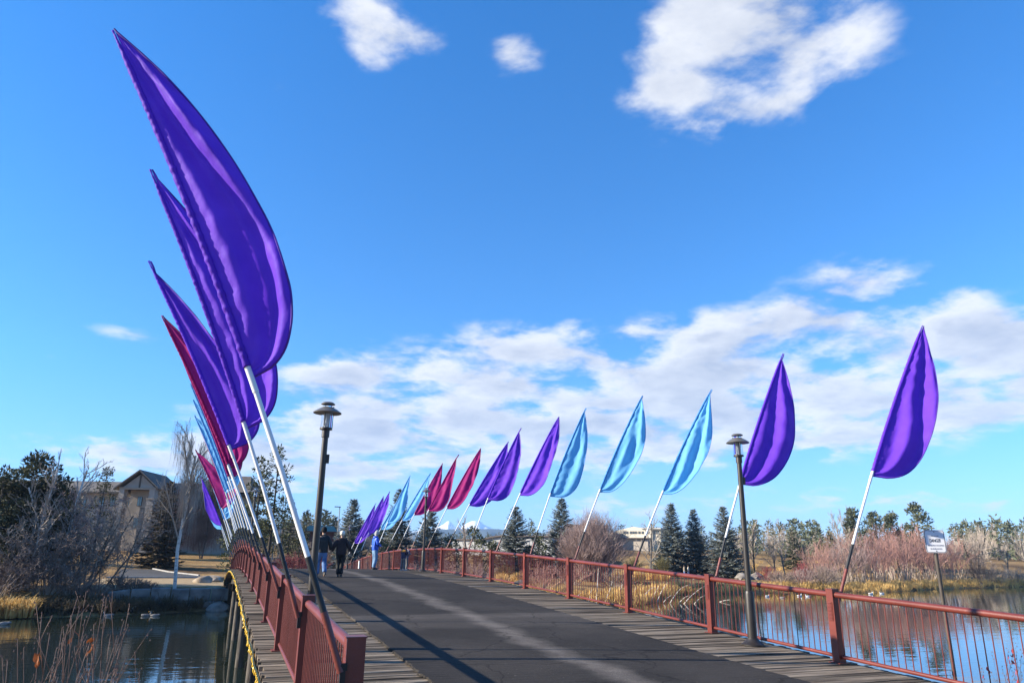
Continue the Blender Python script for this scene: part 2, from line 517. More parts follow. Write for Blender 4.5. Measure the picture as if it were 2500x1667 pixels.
# planks: 300 nearest singly, the rest in one mesh
PITCH_B = .152
plank = MB().box((0, 0, -.035), (DX1 - DX0, .136, .07)).mesh('plank', M['plank'])
rest = MB()
k = 0
y = B0 + .08
while y < B1:
    jx, jz, jr = R.uniform(-.035, .035), R.uniform(-.010, .006), R.uniform(-.0025, .0025)
    c = (5.39 + jx, y, zd(y) + jz)
    if k < 300:
        inst('plank', plank, br, c, (math.atan(slope(y)), R.uniform(-.0012, .0012), jr))
    else:
        rest.box((c[0], c[1], c[2] - .035), (DX1 - DX0, .136, .07), Matrix.Rotation(math.atan(slope(y)), 3, 'X'))
    k += 1
    y += PITCH_B
rest.build('far_planks', M['plank'], br, kind='stuff')

def asphalt_material():
    m = bpy.data.materials.new('bridge asphalt'); m.use_nodes = True
    t = m.node_tree; N, K = t.nodes, t.links.new
    p = N['Principled BSDF']; p.inputs['Roughness'].default_value = .92; p.inputs['Specular IOR Level'].default_value = .12
    g = N.new('ShaderNodeNewGeometry')
    sp = N.new('ShaderNodeSeparateXYZ'); K(g.outputs['Position'], sp.inputs[0])
    def no(sc, det, ro=.6, vec=None):
        n = N.new('ShaderNodeTexNoise'); n.inputs['Scale'].default_value = sc; n.inputs['Detail'].default_value = det; n.inputs['Roughness'].default_value = ro
        K(vec or g.outputs['Position'], n.inputs[0]); return n.outputs['Fac']
    def ma(op, a, b=None, clamp=False):
        n = N.new('ShaderNodeMath'); n.operation = op; n.use_clamp = clamp
        for i, x in enumerate((a, b)):
            if x is None: continue
            if isinstance(x, (int, float)): n.inputs[i].default_value = x
            else: K(x, n.inputs[i])
        return n.outputs[0]
    def band(v, c, w, soft):
        d = ma('ABSOLUTE', ma('SUBTRACT', v, c))
        q = N.new('ShaderNodeMapRange'); q.interpolation_type = 'SMOOTHSTEP'; K(d, q.inputs['Value'])
        q.inputs['From Min'].default_value, q.inputs['From Max'].default_value = w + soft, max(w - soft, 0)
        return q.outputs[0]
    wob = ma('MULTIPLY', ma('SUBTRACT', no(.9, 6), .5), .9)
    xw = ma('ADD', sp.outputs[0], wob)
    yw = ma('ADD', sp.outputs[1], wob)
    seam = ma('MULTIPLY', band(xw, 5.42, .18, .24), ma('ADD', ma('MULTIPLY', no(2.5, 8, .75), 1.5), -.12), clamp=True)
    joint = ma('MULTIPLY', band(yw, 16.1, .10, .55), ma('MULTIPLY', no(1.6, 7, .7), .9), clamp=True)
    fine = ma('ADD', band(sp.outputs[1], 16.34, .012, .03), ma('MULTIPLY', band(yw, 15.2, .9, .35), .42))
    wear = ma('MULTIPLY', ma('SUBTRACT', no(.35, 7, .65), .42), 1.1, clamp=True)
    vo = N.new('ShaderNodeTexVoronoi'); vo.feature = 'DISTANCE_TO_EDGE'; vo.inputs['Scale'].default_value = .42
    wv_ = N.new('ShaderNodeVectorMath'); wv_.operation = 'ADD'; K(g.outputs['Position'], wv_.inputs[0])
    nn_ = N.new('ShaderNodeTexNoise'); nn_.inputs['Scale'].default_value = 1.3; nn_.inputs['Detail'].default_value = 6; K(g.outputs['Position'], nn_.inputs[0]); K(nn_.outputs['Color'], wv_.inputs[1])
    K(wv_.outputs[0], vo.inputs['Vector'])
    ck = N.new('ShaderNodeMapRange'); K(vo.outputs['Distance'], ck.inputs['Value']); ck.inputs['From Min'].default_value, ck.inputs['From Max'].default_value = .004, .012; ck.inputs['To Min'].default_value = .55
    speck = ma('GREATER_THAN', no(26, 1, .5), .745)
    tot = ma('ADD', ma('ADD', ma('MULTIPLY', seam, .95), ma('MULTIPLY', joint, .5)), ma('ADD', ma('ADD', ma('MULTIPLY', wear, .55), ma('MULTIPLY', speck, .6)), ma('MULTIPLY', fine, .4)), clamp=True)
    cr = N.new('ShaderNodeValToRGB'); e = cr.color_ramp.elements
    e[0].color = (.026, .023, .0205, 1); e[1].color = (.15, .13, .112, 1)
    K(tot, cr.inputs[0])
    gr = no(48, 4, .85)
    q = N.new('ShaderNodeMapRange'); K(gr, q.inputs['Value']); q.inputs['From Min'].default_value, q.inputs['From Max'].default_value = .25, .75
    q.inputs['To Min'].default_value, q.inputs['To Max'].default_value = .38, 1.75
    mv = N.new('ShaderNodeVectorMath'); mv.operation = 'SCALE'; K(cr.outputs[0], mv.inputs[0]); K(ma('MULTIPLY', q.outputs[0], ck.outputs[0]), mv.inputs['Scale'])
    K(mv.outputs[0], p.inputs['Base Color'])
    wv = N.new('ShaderNodeTexWave'); wv.bands_direction = 'Y'; wv.inputs['Scale'].default_value = 2.1; wv.inputs['Distortion'].default_value = .6
    K(g.outputs['Position'], wv.inputs[0])
    hh = ma('ADD', ma('MULTIPLY', wv.outputs['Fac'], .45), gr)
    bp = N.new('ShaderNodeBump'); bp.inputs['Strength'].default_value = .55; bp.inputs['Distance'].default_value = .012
    K(hh, bp.inputs['Height']); K(bp.outputs[0], p.inputs['Normal'])
    return m
M['asphalt'] = asphalt_material()
asp = MB()
rows = []
n = int((B1 - B0 + 5) / .045)
for i in range(n + 1):
    y = B0 - 4 + (B1 - B0 + 5) * i / n
    z = zd(max(y, 0)) + .040
    jl = .060 * noise.noise(Vector((y * 6.5, 3, 0))) + .03 * noise.noise(Vector((y * 1.1, 9, 0)))
    jr = .060 * noise.noise(Vector((y * 6.5, 31, 0))) + .03 * noise.noise(Vector((y * 1.1, 17, 0)))
    a, b = 2.80 + jl, 7.90 + jr
    rows.append([(a, y, z - .03), (a + .012, y, z), (5.35, y, z + .012), (b - .012, y, z), (b, y, z - .03)])
asp.grid(rows)
asp.build('asphalt_surface', M['asphalt'], br, smooth=True)
# stringers, fascia, bents
for x in (1.3, 3.3, 5.4, 7.5, 9.45):
    b = MB()
    rows = []
    for i in range(43):
        y = B0 + .3 + (B1 - B0 - .6) * i / 42; z = zd(y) - .075
        rows.append([(x - .13, y, z), (x + .13, y, z), (x + .13, y, z - .62), (x - .13, y, z - .62), (x - .13, y, z)])
    b.grid(rows)
    b.quad(*rows[0][:4]); b.quad(*rows[-1][:4])
    b.build('stringer', M['beam'], br)
for yb in (14, 23, 32, 41, 50):
    zt = zd(yb) - .70
    MB().box((5.4, yb, zt - .18), (9.0, .34, .34)).build('bent_cap', M['beam'], br)
    for i, x in enumerate((1.3, 3.0, 4.6, 6.2, 7.8, 9.5)):
        MB().tube([(x, yb, zt - .35), (x, yb, 1.2), (x, yb, -1.1)], [.15, .16, .17], 10).build('pile', M['pile'], br, smooth=True)
    MB().box((5.4, yb + .2, 1.0), (8.6, .08, .22), Matrix.Rotation(.06, 3, 'Y')).build('bent_brace', M['beam'], br)
for yb, s in ((8.2, 1), (60.5, -1)):
    MB().box((5.4, yb, zd(yb) / 2 - .6), (9.0, .4, zd(yb) + .6)).build('abutment_wall', M['beam'], br)

# ------------------------------------------------------------------ railings
post_me = MB()
post_me.box((0, 0, .575), (.145, .145, 1.15)).box((0, 0, 1.152), (.160, .160, .012)).box((0, 0, .008), (.235, .235, .016))
post_me = post_me.mesh('post', M['red_paint'])
bal_me = MB().tube([(0, 0, .12), (0, 0, 1.035)], .0085, 6, cap=False).mesh('baluster', M['red_paint'])
louv_me = MB().box((0, 0, 0), (.012, .095, .30)).mesh('louver_frame', M['red_paint'])
slat_me = MB().box((0, 0, 0), (.020, .070, .010), Matrix.Rotation(.5, 3, 'Y')).mesh('louver_slat', M['red_paint'])
for side, X, Y0, n0, n1, label in (('left', XL, YL0, 0, 17, 'red steel railing along the left edge of the bridge, nearest the camera'),
                                   ('right', XR, YR0, -2, 16, 'red steel railing along the far right edge of the bridge, above the open river')):
    rl = thing('bridge_railing', label, 'railing', (X, Y0, zd(Y0)), 'railings of the bridge')
    far = MB(); cnt = 0
    for n in range(n0, n1 + 1):
        y = Y0 + n * SP
        po = inst('post', post_me, rl, (X, y, zd(y)))
        if side == 'right' and n <= 6:
            lf = inst('louver_frame', louv_me, po, (X - .076, y, zd(y) + .80))
            lf.location = (-.076, 0, .80)
            if n <= 3:
                for q in range(13):
                    s = inst('louver_slat', slat_me, po, (0, 0, 0)); s.location = (-.084, 0, .672 + q * .0215)
        if n == n1: break
        y2 = y + SP
        za, zb = zd(y), zd(y2)
        g = .0725
        sl_ = (zb - za) / SP
        def pt(yy, h): return (X, yy, za + (yy - y) * sl_ + h)
        ya, yb = y + g, y2 - g
        MB().tube([pt(ya, 1.065), pt(y + SP / 2, 1.065), pt(yb, 1.065)], .047, 14).build('top_rail', M['red_paint'], rl, smooth=True)
        MB().tube([pt(ya, .105), pt(yb, .105)], .030, 10).build('bottom_rail', M['red_paint'], rl, smooth=True)
        for i in range(25):
            yy = y + SP * (i + 1) / 26
            zz = za + (yy - y) * sl_
            if cnt < 299:
                inst('baluster', bal_me, rl, (X, yy, zz)); cnt += 1
            else:
                far.tube([(X, yy, zz + .12), (X, yy, zz + 1.035)], .0085, 4, cap=False)
    far.build('far_balusters', M['red_paint'], rl, kind='stuff')

# ------------------------------------------------------------------ feather flags
LEAN_L = [(23.9, 8.7), (23.2, 6.6), (26.3, 8.8), (26.8, 11.7), (25.1, 7.9), (24.9, 7.3), (24.4, 8.5), (24.6, 8.7), (25.2, 11.0), (24.1, 12.2), (22.2, 14), (27.5, 12.8), (24.4, 15), (23.8, 16), (26.6, 16), (24.6, 12)]
LEAN_R = [(29.6, -.4), (26.3, 2.6), (31.6, 5.0), (26.9, 2.4), (24.5, 5.3), (24.9, -3.5), (24.0, 2.0), (29.1, -3.5), (26.9, -.9), (25.0, -.3), (25.8, 1.7), (28.4, 5.8), (22.0, 3.9), (29.0, 10), (23.6, 9.3), (22.5, -7), (23.1, -7)]
COL_L = 'ppp mmm bbb mpm bb pb'.replace(' ', '')
COL_R = 'pp bbb ppp mmm bbb ppp'.replace(' ', '')
CN = {'p': 'purple', 'm': 'maroon', 'b': 'light blue'}
CM = {'p': 'purple', 'm': 'maroon', 'b': 'blue'}
def wind_dir(side, n):
    if side == 'right':
        v = Vector((.80, -.60 + .16 * sin(n * 2.1), 0)); dr = .05 + .04 * sin(n * 1.7)
    else:
        if n < 6: v = Vector((.92, -.38 + .08 * sin(n * 3), 0)); dr = .02
        elif n < 9: v = Vector((.78, -.62, 0)); dr = .05
        elif n < 14: v = Vector((.80, -.60, 0)); dr = .12
        else: v = Vector((-.45, -.80, 0)); dr = .35
    v.normalize()
    return (v - Vector((0, 0, dr))).normalized()
bracket_me = MB().box((0, 0, -.05), (.04, .045, .17)).box((.0, 0, .02), (.065, .035, .05)).mesh('bracket', M['black_steel'])
for side, X, Y0, sg, LEAN, COLR, LEN, SR, SB in (('left', XL, YL0, -1, LEAN_L, COL_L, 6.3, .44, .88), ('right', XR, YR0, 1, LEAN_R, COL_R, 6.1, .60, 1.06)):
    for n, (a, b) in enumerate(LEAN):
        rr = random.Random(n * 13 + (5 if sg > 0 else 0))
        y = Y0 + n * SP - (.08 if sg < 0 else 0)
        B = Vector((X + sg * .115, y, zd(y) + .93))
        d = Vector((sg * tan(radians(a)), tan(radians(b)), 1)).normalized()
        c = COLR[n]
        inward = Vector((-sg, 0, 0)); inward = (inward - d * inward.dot(d)).normalized()
        kb = .12
        def P(s): return B + d * s + inward * (kb * 4 * (s / LEN) * (1 - s / LEN))
        near = n < 4 if sg < 0 else n < 3
        fl = thing('feather_flag', '%s feather flag on the %s railing, %s flag from the near end' % (CN[c], side, ORD[n]), 'flag', B, 'feather flags along both bridge railings')
        bk = inst('bracket', bracket_me, fl, B + Vector((-sg * .02, 0, 0)))
        MB().tube([P(-.02), P(SR)], .029, 12).build('red_sleeve', M['red_paint'], fl, smooth=True)
        MB().tube([P(SR), P(SB)], .0255, 12).build('black_tube', M['black_tube'], fl, smooth=True)
        s0 = 2.52 + rr.uniform(-.08, .08)
        MB().tube([P(SB), P(1.6), P(s0 - .25)], .0225, 12).tube([P(s0 - .25), P(s0 + .15)], .027, 12).tube([P(s0 + .15 + (LEN - s0 - .25) * i / 10) for i in range(11)], [.017 - .0009 * i for i in range(11)], 8).build('white_pole', M['white_tube'], fl, smooth=True)
        # cloth
        w0 = wind_dir(side, n)
        dirn = (w0 - d * (.62 * w0.dot(d))).normalized()
        nrm = d.cross(dirn).normalized()
        Wd = (.81 if sg > 0 else (.66 if n < 6 else .90)) * rr.uniform(.90, 1.08)
        e1, e2 = (rr.uniform(.38, .48), rr.uniform(.92, 1.12)) if n or sg > 0 else (.50, .98)
        nu, nv = (110, 34) if near else ((60, 18) if n < 9 else (36, 12))
        ph = [rr.uniform(0, 6.3) for _ in range(6)]
        f1, f2 = rr.uniform(1.0, 1.5), rr.uniform(.55, .9)
        tail = rr.uniform(.0, .07) if n else 0.0
        def width(t):
            t = min(max(t, 0), 1)
            tt = t / (1 - tail)
            g = 0 if tt >= 1 else Wd / .42 * (tt ** e1) * ((1 - tt) ** e2)
            return max(g, .010 + .008 * sin(t * 60) * (t > .9))
        def cloth(t, w):
            s = s0 + t * (LEN - s0)
            g = width(t)
            x = w * g
            env = w ** 1.15
            rip = (.060 * env * sin(2 * pi * (.9 * f1 * t - f2 * w) + ph[0]) + (.078 if near else .050) * min(1, w * 2.5) * sin(2 * pi * (1.55 * w + .55 * t + .10 * sin(7 * t + ph[5])) + ph[1])
                   + .020 * sin(2 * pi * (2.9 * w - 1.2 * t) + ph[2]) * min(1, w * 3) * (.4 + .6 * sin(4 * t + ph[3]))) * min(1, g / Wd * 1.2)
            # gathers run out from the pole sleeve
            gat = (.011 if near else .017) * exp(-w * 2.4) * sin(58 * t - 9 * w + ph[3] + 2.2 * sin(9 * t + ph[4])) * min(1, w * 12) * (.5 + .5 * sin(5.1 * t + ph[5]))
            nz = .045 * env * noise.noise(Vector((t * 6 + n * 7.1, w * 2.2, sg * 3.3))) + .016 * noise.noise(Vector((t * 19, w * 5 + n * 3.3, sg))) * min(1, w * 4)
            ph6 = noise.noise(Vector((t * 3.1 + n * 2.7, w * 1.6 - t * 2.0, sg * 5.5 + n)))
            nz += .030 * (.35 - abs(ph6)) * min(1, w * 3) + .012 * (.3 - abs(noise.noise(Vector((t * 9 - w * 3, w * 4 + n, sg * 2.2))))) * min(1, w * 3)
            flut = .012 * sin(34 * t + ph[1]) * max(0, (w - .86) / .14)
            return P(s) + dirn * (.018 + x * (1 - .06 * sin(2 * pi * t + ph[4]) * w)) + nrm * (rip + gat + nz + flut) * 1.0 - d * (.10 * w * w * (1 - t))
        cm = MB().grid([[cloth(i / nu, j / nv) for j in range(nv + 1)] for i in range(nu + 1)])
        cl = cm.build('cloth', M[CM[c]], fl, smooth='all')
        # free edge hem and the gathered pole sleeve
        MB().tube([cloth(i / nu, 1.0) for i in range(nu + 1)], .011 if near else .013, 5).build('hem', M[CM[c] + '_d'], cl, smooth=True)
        ns = 220 if near else (90 if n < 9 else 40)
        sm = MB()
        pts, rd = [], []
        for i in range(ns + 1):
            t = i / ns
            pts.append(P(s0 - .01 + t * (LEN - s0 + .01)))
            rd.append((.034 - .006 * t) * (1 - .62 * sstep(.86, 1.0, t)) * (1 + .22 * noise.noise(Vector((t * 75, n * 5.0, 0))) + .05 * sin(t * 190 + ph[2])))
        sm.tube(pts, rd, 10)
        for i, v in enumerate(sm.v):
            q = Vector(v) * 40
            k_ = .006 * noise.noise(q)
            sm.v[i] = (v[0] + k_, v[1] + k_, v[2] + k_ * .5)
        sm.build('pole_sleeve', M[CM[c]] if c != 'b' else M['blue_d'], cl, smooth='all')

# ------------------------------------------------------------------ string of bulbs along the left deck edge
stl = thing('string_lights', 'string of yellow bulbs along the left deck edge of the bridge', 'string lights', (DX0, 7, zd(7)))
def edge(y): return Vector((DX0 - .055 + .01 * sin(y * 3), y, zd(y) - .035 - .012 * abs(sin(y * 4.1))))
MB().tube([edge(5 + i * .12) for i in range(int(60 / .12))], .006, 5).build('wire', M['wire'], stl)
bulb_me = MB().lathe([(.004, .0), (.014, -.012), (.019, -.03), (.017, -.05), (.008, -.068), (.001, -.074)][::-1], 8).mesh('bulb', M['bulb'], smooth=True)
sock = MB(); farb = MB()
for i in range(430):
    y = 6.2 + i * .128
    p = edge(y) + Vector((0, 0, -.012))
    sock.tube([p + Vector((0, 0, .012)), p + Vector((-.004, 0, -.015))], .011, 6)
    if i < 300:
        inst('bulb', bulb_me, stl, p + Vector((-.004, 0, -.012)), (R.uniform(-.4, .4), R.uniform(.0, .7), R.uniform(0, 6)))
    else:
        farb.lathe([(.004, -.074), (.018, -.05), (.019, -.03), (.006, .0)], 5, p)
sock.build('sockets', M['wire'], stl, kind='stuff')
farb.build('far_bulbs', M['bulb'], stl, kind='stuff')

# ------------------------------------------------------------------ lamp posts
def lamp_parts(root, H=3.97):
    o = WL[root.name]
    k = H / 3.97
    def m(prof, n=20): return MB().lathe([(r, z * k) for r, z in prof], n, o)
    m([(.21, 0), (.21, .025), (.17, .05), (.125, .085), (.10, .13)], 24).build('base_flange', M['bronze'], root, smooth=True)
    lp = m([(.088, .05), (.086, .90), (.074, .955), (.060, .965)], 20).build('lower_pole', M['bronze'], root, smooth=True)
    m([(.058, .95), (.052, 2.2), (.047, 3.38)], 18).build('pole', M['bronze'], root, smooth=True)
    m([(.062, 3.38), (.062, 3.50), (.100, 3.505), (.100, 3.535), (.06, 3.54)], 20).build('collar', M['bronze'], root, smooth=True)
    m([(.088, 3.535), (.090, 3.55), (.090, 3.80), (.088, 3.81)], 24).build('lens', M['lens'], root, smooth=True)
    m([(.042, 3.54), (.042, 3.78), (.03, 3.80)], 16).build('diffuser', M['frost'], root, smooth=True)
    m([(.225, 3.775), (.228, 3.785), (.16, 3.835), (.095, 3.872), (.09, 3.874), (.05, 3.86), (.15, 3.82)], 28).build('shade', M['lamp_top'], root, smooth=True)
    m([(.07, 3.87), (.07, 3.925)], 16).build('vent_neck', M['lens'], root, smooth=True)
    m([(.112, 3.925), (.114, 3.935), (.08, 3.96), (.02, 3.97)], 24).build('top_cap', M['lamp_top'], root, smooth=True)
    for a in (0, 2.1, 4.2):
        MB().tube([(o.x + .094 * cos(a), o.y + .094 * sin(a), o.z + 3.53 * k), (o.x + .094 * cos(a), o.y + .094 * sin(a), o.z + 3.90 * k)], .007, 6).build('rod', M['bronze'], root)
    MB().box((o.x + .062, o.y - .01, o.z + 3.03 * k), (.05, .06, .14)).build('outlet_box', M['bronze'], root)
lamps = []
for X, Y, H, lab in ((1.40, 11.75, 3.92, 'dark bronze lamp post behind the left railing, close to the camera'),
                     (9.50, 11.6, 3.97, 'dark bronze lamp post inside the right railing, between the two nearest purple flags'),
                     (9.50, 35.7, 4.05, 'dark lamp post at the bridge crest in front of the maroon flags'),
                     (1.45, 39.4, 4.0, 'dark lamp post seen between the white poles of the left flags'),
                     (9.50, 58.5, 4.0, 'far lamp post beside the person in the blue jacket')):
    t = thing('lamp_post', lab, 'lamp post', (X, Y, zd(Y)), 'lamp posts along the bridge')
    lamp_parts(t, H)
# ================================================================== background
def place(u, dist, v=1345):
    sx, sy = azi(u, v)
    x, y = sx * dist, sy * dist
    return Vector((x, y, ground(x, y)))
def height_to(u, v, dist, z0):
    return at(u, v, dist).z - z0
def local_thing(name, label, cat, loc, rz=0.0, group=None):
    o = thing(name, label, cat, loc, group)
    o.rotation_euler = (0, 0, rz)
    WL[o.name] = Vector((0, 0, 0))
    return o

def shore_dist(u):
    sx, sy = azi(u)
    d = 40.0
    while d < 400 and ground(sx * d, sy * d) < .12: d += 1.0
    return d
# ---- plant materials
M['bark_dark'] = material('dark bark', (.035, .028, .022), (.09, .075, .06), rough=.95, scale=4, bump=.5)
M['bark_grey'] = material('grey bark', (.10, .088, .075), (.21, .185, .16), rough=.95, scale=3, bump=.4)
M['birch'] = material('white birch bark', (.16, .13, .11), (.66, .63, .58), rough=.8, scale=3.5, detail=6, stretch=(1, 1, 2.2), spread=(.30, .44))
M['twig_grey'] = material('grey twigs', (.29, .235, .19), (.52, .435, .36), rough=.9, scale=.6)
M['twig_brown'] = material('brown twigs', (.19, .14, .115), (.36, .28, .23), rough=.9, scale=.6)
M['twig_weep'] = material('reddish weeping twigs', (.17, .105, .08), (.30, .195, .15), rough=.9, scale=.5)
M['twig_pale'] = material('pale twigs', (.30, .26, .22), (.44, .39, .33), rough=.9, scale=.5)
M['twig_red'] = material('red willow twigs', (.30, .15, .125), (.46, .27, .225), rough=.85, scale=.5)
M['dogwood'] = material('red dogwood stems', (.20, .035, .040), (.32, .075, .075), rough=.7, scale=.8)
M['twig_pink'] = material('mauve bush twigs', (.26, .18, .165), (.42, .31, .28), rough=.9, scale=.5)
M['spruce'] = material('blue spruce needles', (.10, .118, .105), (.44, .47, .44), rough=.8, scale=1.6, detail=5, transl=.15, c3=(.24, .27, .25), rnd=.08)
M['pine'] = material('pine needles', (.045, .055, .022), (.15, .16, .065), rough=.85, scale=1.2, detail=5, transl=.12, rnd=.12)
M['pine_far'] = material('far pine needles', (.075, .090, .050), (.18, .19, .11), rough=.9, scale=.5, detail=5, transl=.1, rnd=.1)
M['juniper'] = material('juniper foliage', (.035, .038, .018), (.12, .12, .055), rough=.9, scale=1.1, detail=6, transl=.1)
M['cypress'] = material('brown conifer foliage', (.045, .042, .020), (.15, .105, .060), rough=.9, scale=.7, detail=6, transl=.12)
M['olive'] = material('olive leaves', (.10, .085, .030), (.22, .19, .075), rough=.9, scale=1.0, transl=.2)
M['straw'] = material('straw grass', (.56, .34, .10), (.85, .58, .22), rough=.85, scale=.9, transl=.25)
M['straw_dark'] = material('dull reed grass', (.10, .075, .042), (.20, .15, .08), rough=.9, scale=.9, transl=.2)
M['rock'] = material('basalt rock', (.13, .115, .10), (.34, .30, .26), rough=.92, scale=1.5, detail=7, bump=.7, rnd=.15)
M['rock_tan'] = material('tan boulder', (.28, .22, .16), (.50, .42, .33), rough=.92, scale=1.5, detail=7, bump=.7, rnd=.1)

def twig(mb, p, q, r0, r1, n=3):
    "cheap tapered prism"
    dx, dy, dz = q[0] - p[0], q[1] - p[1], q[2] - p[2]
    l = sqrt(dx * dx + dy * dy + dz * dz) or 1
    dx /= l; dy /= l; dz /= l
    if abs(dz) < .9: ax, ay, az_ = -dy, dx, 0.0
    else: ax, ay, az_ = 1.0, 0.0, 0.0
    bx, by, bz = dy * az_ - dz * ay, dz * ax - dx * az_, dx * ay - dy * ax
    m = sqrt(bx * bx + by * by + bz * bz) or 1
    bx /= m; by /= m; bz /= m
    ax, ay, az_ = by * dz - bz * dy, bz * dx - bx * dz, bx * dy - by * dx
    b = len(mb.v)
    V = mb.v
    for i in range(n):
        a = 2 * pi * i / n
        c, s = cos(a), sin(a)
        ux, uy, uz = ax * c + bx * s, ay * c + by * s, az_ * c + bz * s
        V.append((p[0] + ux * r0, p[1] + uy * r0, p[2] + uz * r0))
        V.append((q[0] + ux * r1, q[1] + uy * r1, q[2] + uz * r1))
    for i in range(n):
        j = (i + 1) % n
        mb.f.append((b + 2 * i, b + 2 * i + 1, b + 2 * j + 1, b + 2 * j))

def grow(mb, rr, p, d, ln, r, depth, o, trunk=None):
    """o: kids, spread, trop (pull up > 0 / down < 0), shrink, wob, rmin"""
    segs = o.get('segs', 3)
    pts = [p]
    for i in range(segs):
        w = o['wob']
        d = (d[0] + rr.uniform(-w, w), d[1] + rr.uniform(-w, w), d[2] + rr.uniform(-w, w) * .7 + o['trop'] * (1.0 if depth < o['depth'] else .3) * .25)
        m = sqrt(d[0] ** 2 + d[1] ** 2 + d[2] ** 2)
        d = (d[0] / m, d[1] / m, d[2] / m)
        q = pts[-1]
        pts.append((q[0] + d[0] * ln / segs, q[1] + d[1] * ln / segs, q[2] + d[2] * ln / segs))
    r1 = max(o['rmin'], r * (.62 if depth else .3))
    tgt = trunk if (trunk is not None and depth >= o['depth'] - o.get('tlev', 0)) else mb
    for i in range(segs):
        twig(tgt, pts[i], pts[i + 1], lerp(r, r1, i / segs), lerp(r, r1, (i + 1) / segs), 5 if r > .04 else 3)
    if depth == 0: return
    kids = o['kids'][min(o['depth'] - depth, len(o['kids']) - 1)]
    for k in range(kids):
        t = (k + rr.uniform(.2, .9)) / kids
        t = o.get('first', .25) + (1 - o.get('first', .25)) * t if depth == o['depth'] else .15 + .85 * t
        x = min(segs - 1e-6, t * segs); i = int(x); f = x - i
        s = tuple(lerp(pts[i][c], pts[i + 1][c], f) for c in range(3))
        a = rr.uniform(0, 2 * pi)
        sp = o['spread'] * rr.uniform(.6, 1.3)
        D = Vector(d); ex, ey = frame(D)
        e = D * cos(sp) + (ex * cos(a) + ey * sin(a)) * sin(sp)
        l2 = ln * o['shrink'] * rr.uniform(.65, 1.15) * (1 - .45 * t if depth == o['depth'] else 1 - .25 * t)
        grow(mb, rr, s, (e.x, e.y, e.z), l2, max(o['rmin'], lerp(r, r1, t) * .55), depth - 1, o, trunk)

def u_left(p): return p[0] < 2
def bare_tree(name, label, loc, h, seed, bark, twigm, kids=(9, 5, 4, 3), spread=.75, trop=.25, shrink=.5, wob=.12, r0=None, rmin=.010, depth=4, lean=(0, 0), first=.22, group=None, stems=1, tlev=0, hang=0.0, hang_n=0, cat='tree', segs=3):
    rr = random.Random(seed)
    t = thing(name, label, cat, loc, group)
    a, b = MB(), MB()
    r0 = r0 or h * (.011 if u_left(loc) else .016)
    o = dict(kids=kids, spread=spread, trop=trop, shrink=shrink, wob=wob, rmin=rmin, depth=depth, first=first, tlev=tlev, segs=segs)
    for s in range(stems):
        an = s * 2.4 + rr.uniform(0, 1)
        sp = 0 if stems == 1 else rr.uniform(.12, .34)
        d = Vector((lean[0] + sp * cos(an), lean[1] + sp * sin(an), 1)).normalized()
        ln = h * (1 if s == 0 else rr.uniform(.72, .98))
        z0 = Vector(loc) + Vector((sp * .6 * cos(an), sp * .6 * sin(an), -.08))
        grow(b, rr, tuple(z0), tuple(d), ln * .80, r0 * (1 if s == 0 else .75), depth, o, a)
    if hang:                                  # fine strings hanging from the outer twigs
        ends = [b.v[i] for i in range(0, len(b.v), max(1, len(b.v) // hang_n))]
        for p in ends:
            if p[2] < loc[2] + h * .22: continue
            l = rr.uniform(.4, 1) * min(hang, (p[2] - loc[2]) * .85)
            q, n = p, 4
            for i in range(n):
                w = (q[0] + rr.uniform(-.07, .07), q[1] + rr.uniform(-.07, .07), q[2] - l / n)
                twig(b, q, w, rmin * .8, rmin * .6); q = w
    a.build('trunk', bark, t, smooth=True)
    b.build('crown', twigm, t)
    return t

def spray(mb, p, d, side, ln, wd):
    "a flat pointed leaf spray"
    a = p; m = p + d * (ln * .45)
    mb.quad(a, m + side * wd, p + d * ln, m - side * wd)

def spruce(label, loc, h, rad, seed, mat='spruce', name='spruce_tree', dens=1.0, group='spruces and firs', bare=.05):
    rr = random.Random(seed)
    rad *= 1.22
    t = thing(name, label, 'tree', loc, group)
    L0 = Vector(loc)
    MB().tube([L0 + Vector((0, 0, -.1)), L0 + Vector((0, 0, h * .5)), L0 + Vector((0, 0, h * .985))], [h * .016, h * .009, .012], 7).build('trunk', M['bark_dark'], t, smooth=True)
    mb = MB()
    z = h * bare
    lop = rr.uniform(0, 6.3)
    while z < h * .985:
        f = z / h
        rz = rad * ((1 - f) ** .82) * (1 if f > .16 else .72 + f * 1.7)
        nb = max(4, int((5 + 6 * (1 - f)) * dens))
        for k in range(nb):
            an = rr.uniform(0, 2 * pi)
            ln = rz * rr.uniform(.66, 1.14) * (1 + .10 * cos(an - lop)) + .10
            el_ = lerp(-.34, .60, f ** 1.4) + rr.uniform(-.12, .12)
            c, s = cos(an), sin(an)
            p0 = L0 + Vector((0, 0, z + rr.uniform(-.12, .12)))
            n = max(3, int(ln / .17))
            for i in range(n + 1):
                x = (i + rr.uniform(-.3, .3)) / n
                if x < .10 and ln > .8: continue
                zz = ln * x * tan(el_) * (1 - .3 * x) + .16 * ln * x ** 3
                p = p0 + Vector((c * ln * x, s * ln * x, zz))
                w = (.56 if x < .8 else .42) * (.60 + .55 * (1 - f))
                for q in (-1, 1, 0):
                    a2 = an + q * rr.uniform(.45, 1.1)
                    d = Vector((cos(a2), sin(a2), rr.uniform(-.40, .28))).normalized()
                    sd = Vector((-sin(a2), cos(a2), rr.uniform(-.6, .6))).normalized()
                    spray(mb, p, d, sd, w * rr.uniform(.7, 1.3), w * .24)
        z += .22 + .16 * (1 - f)
    for k in range(8):
        an = k * .8
        spray(mb, L0 + Vector((0, 0, h * .955)), Vector((cos(an) * .25, sin(an) * .25, 1)).normalized(), Vector((-sin(an), cos(an), 0)), h * .055, .05)
    mb.build('crown', M[mat], t)
    return t

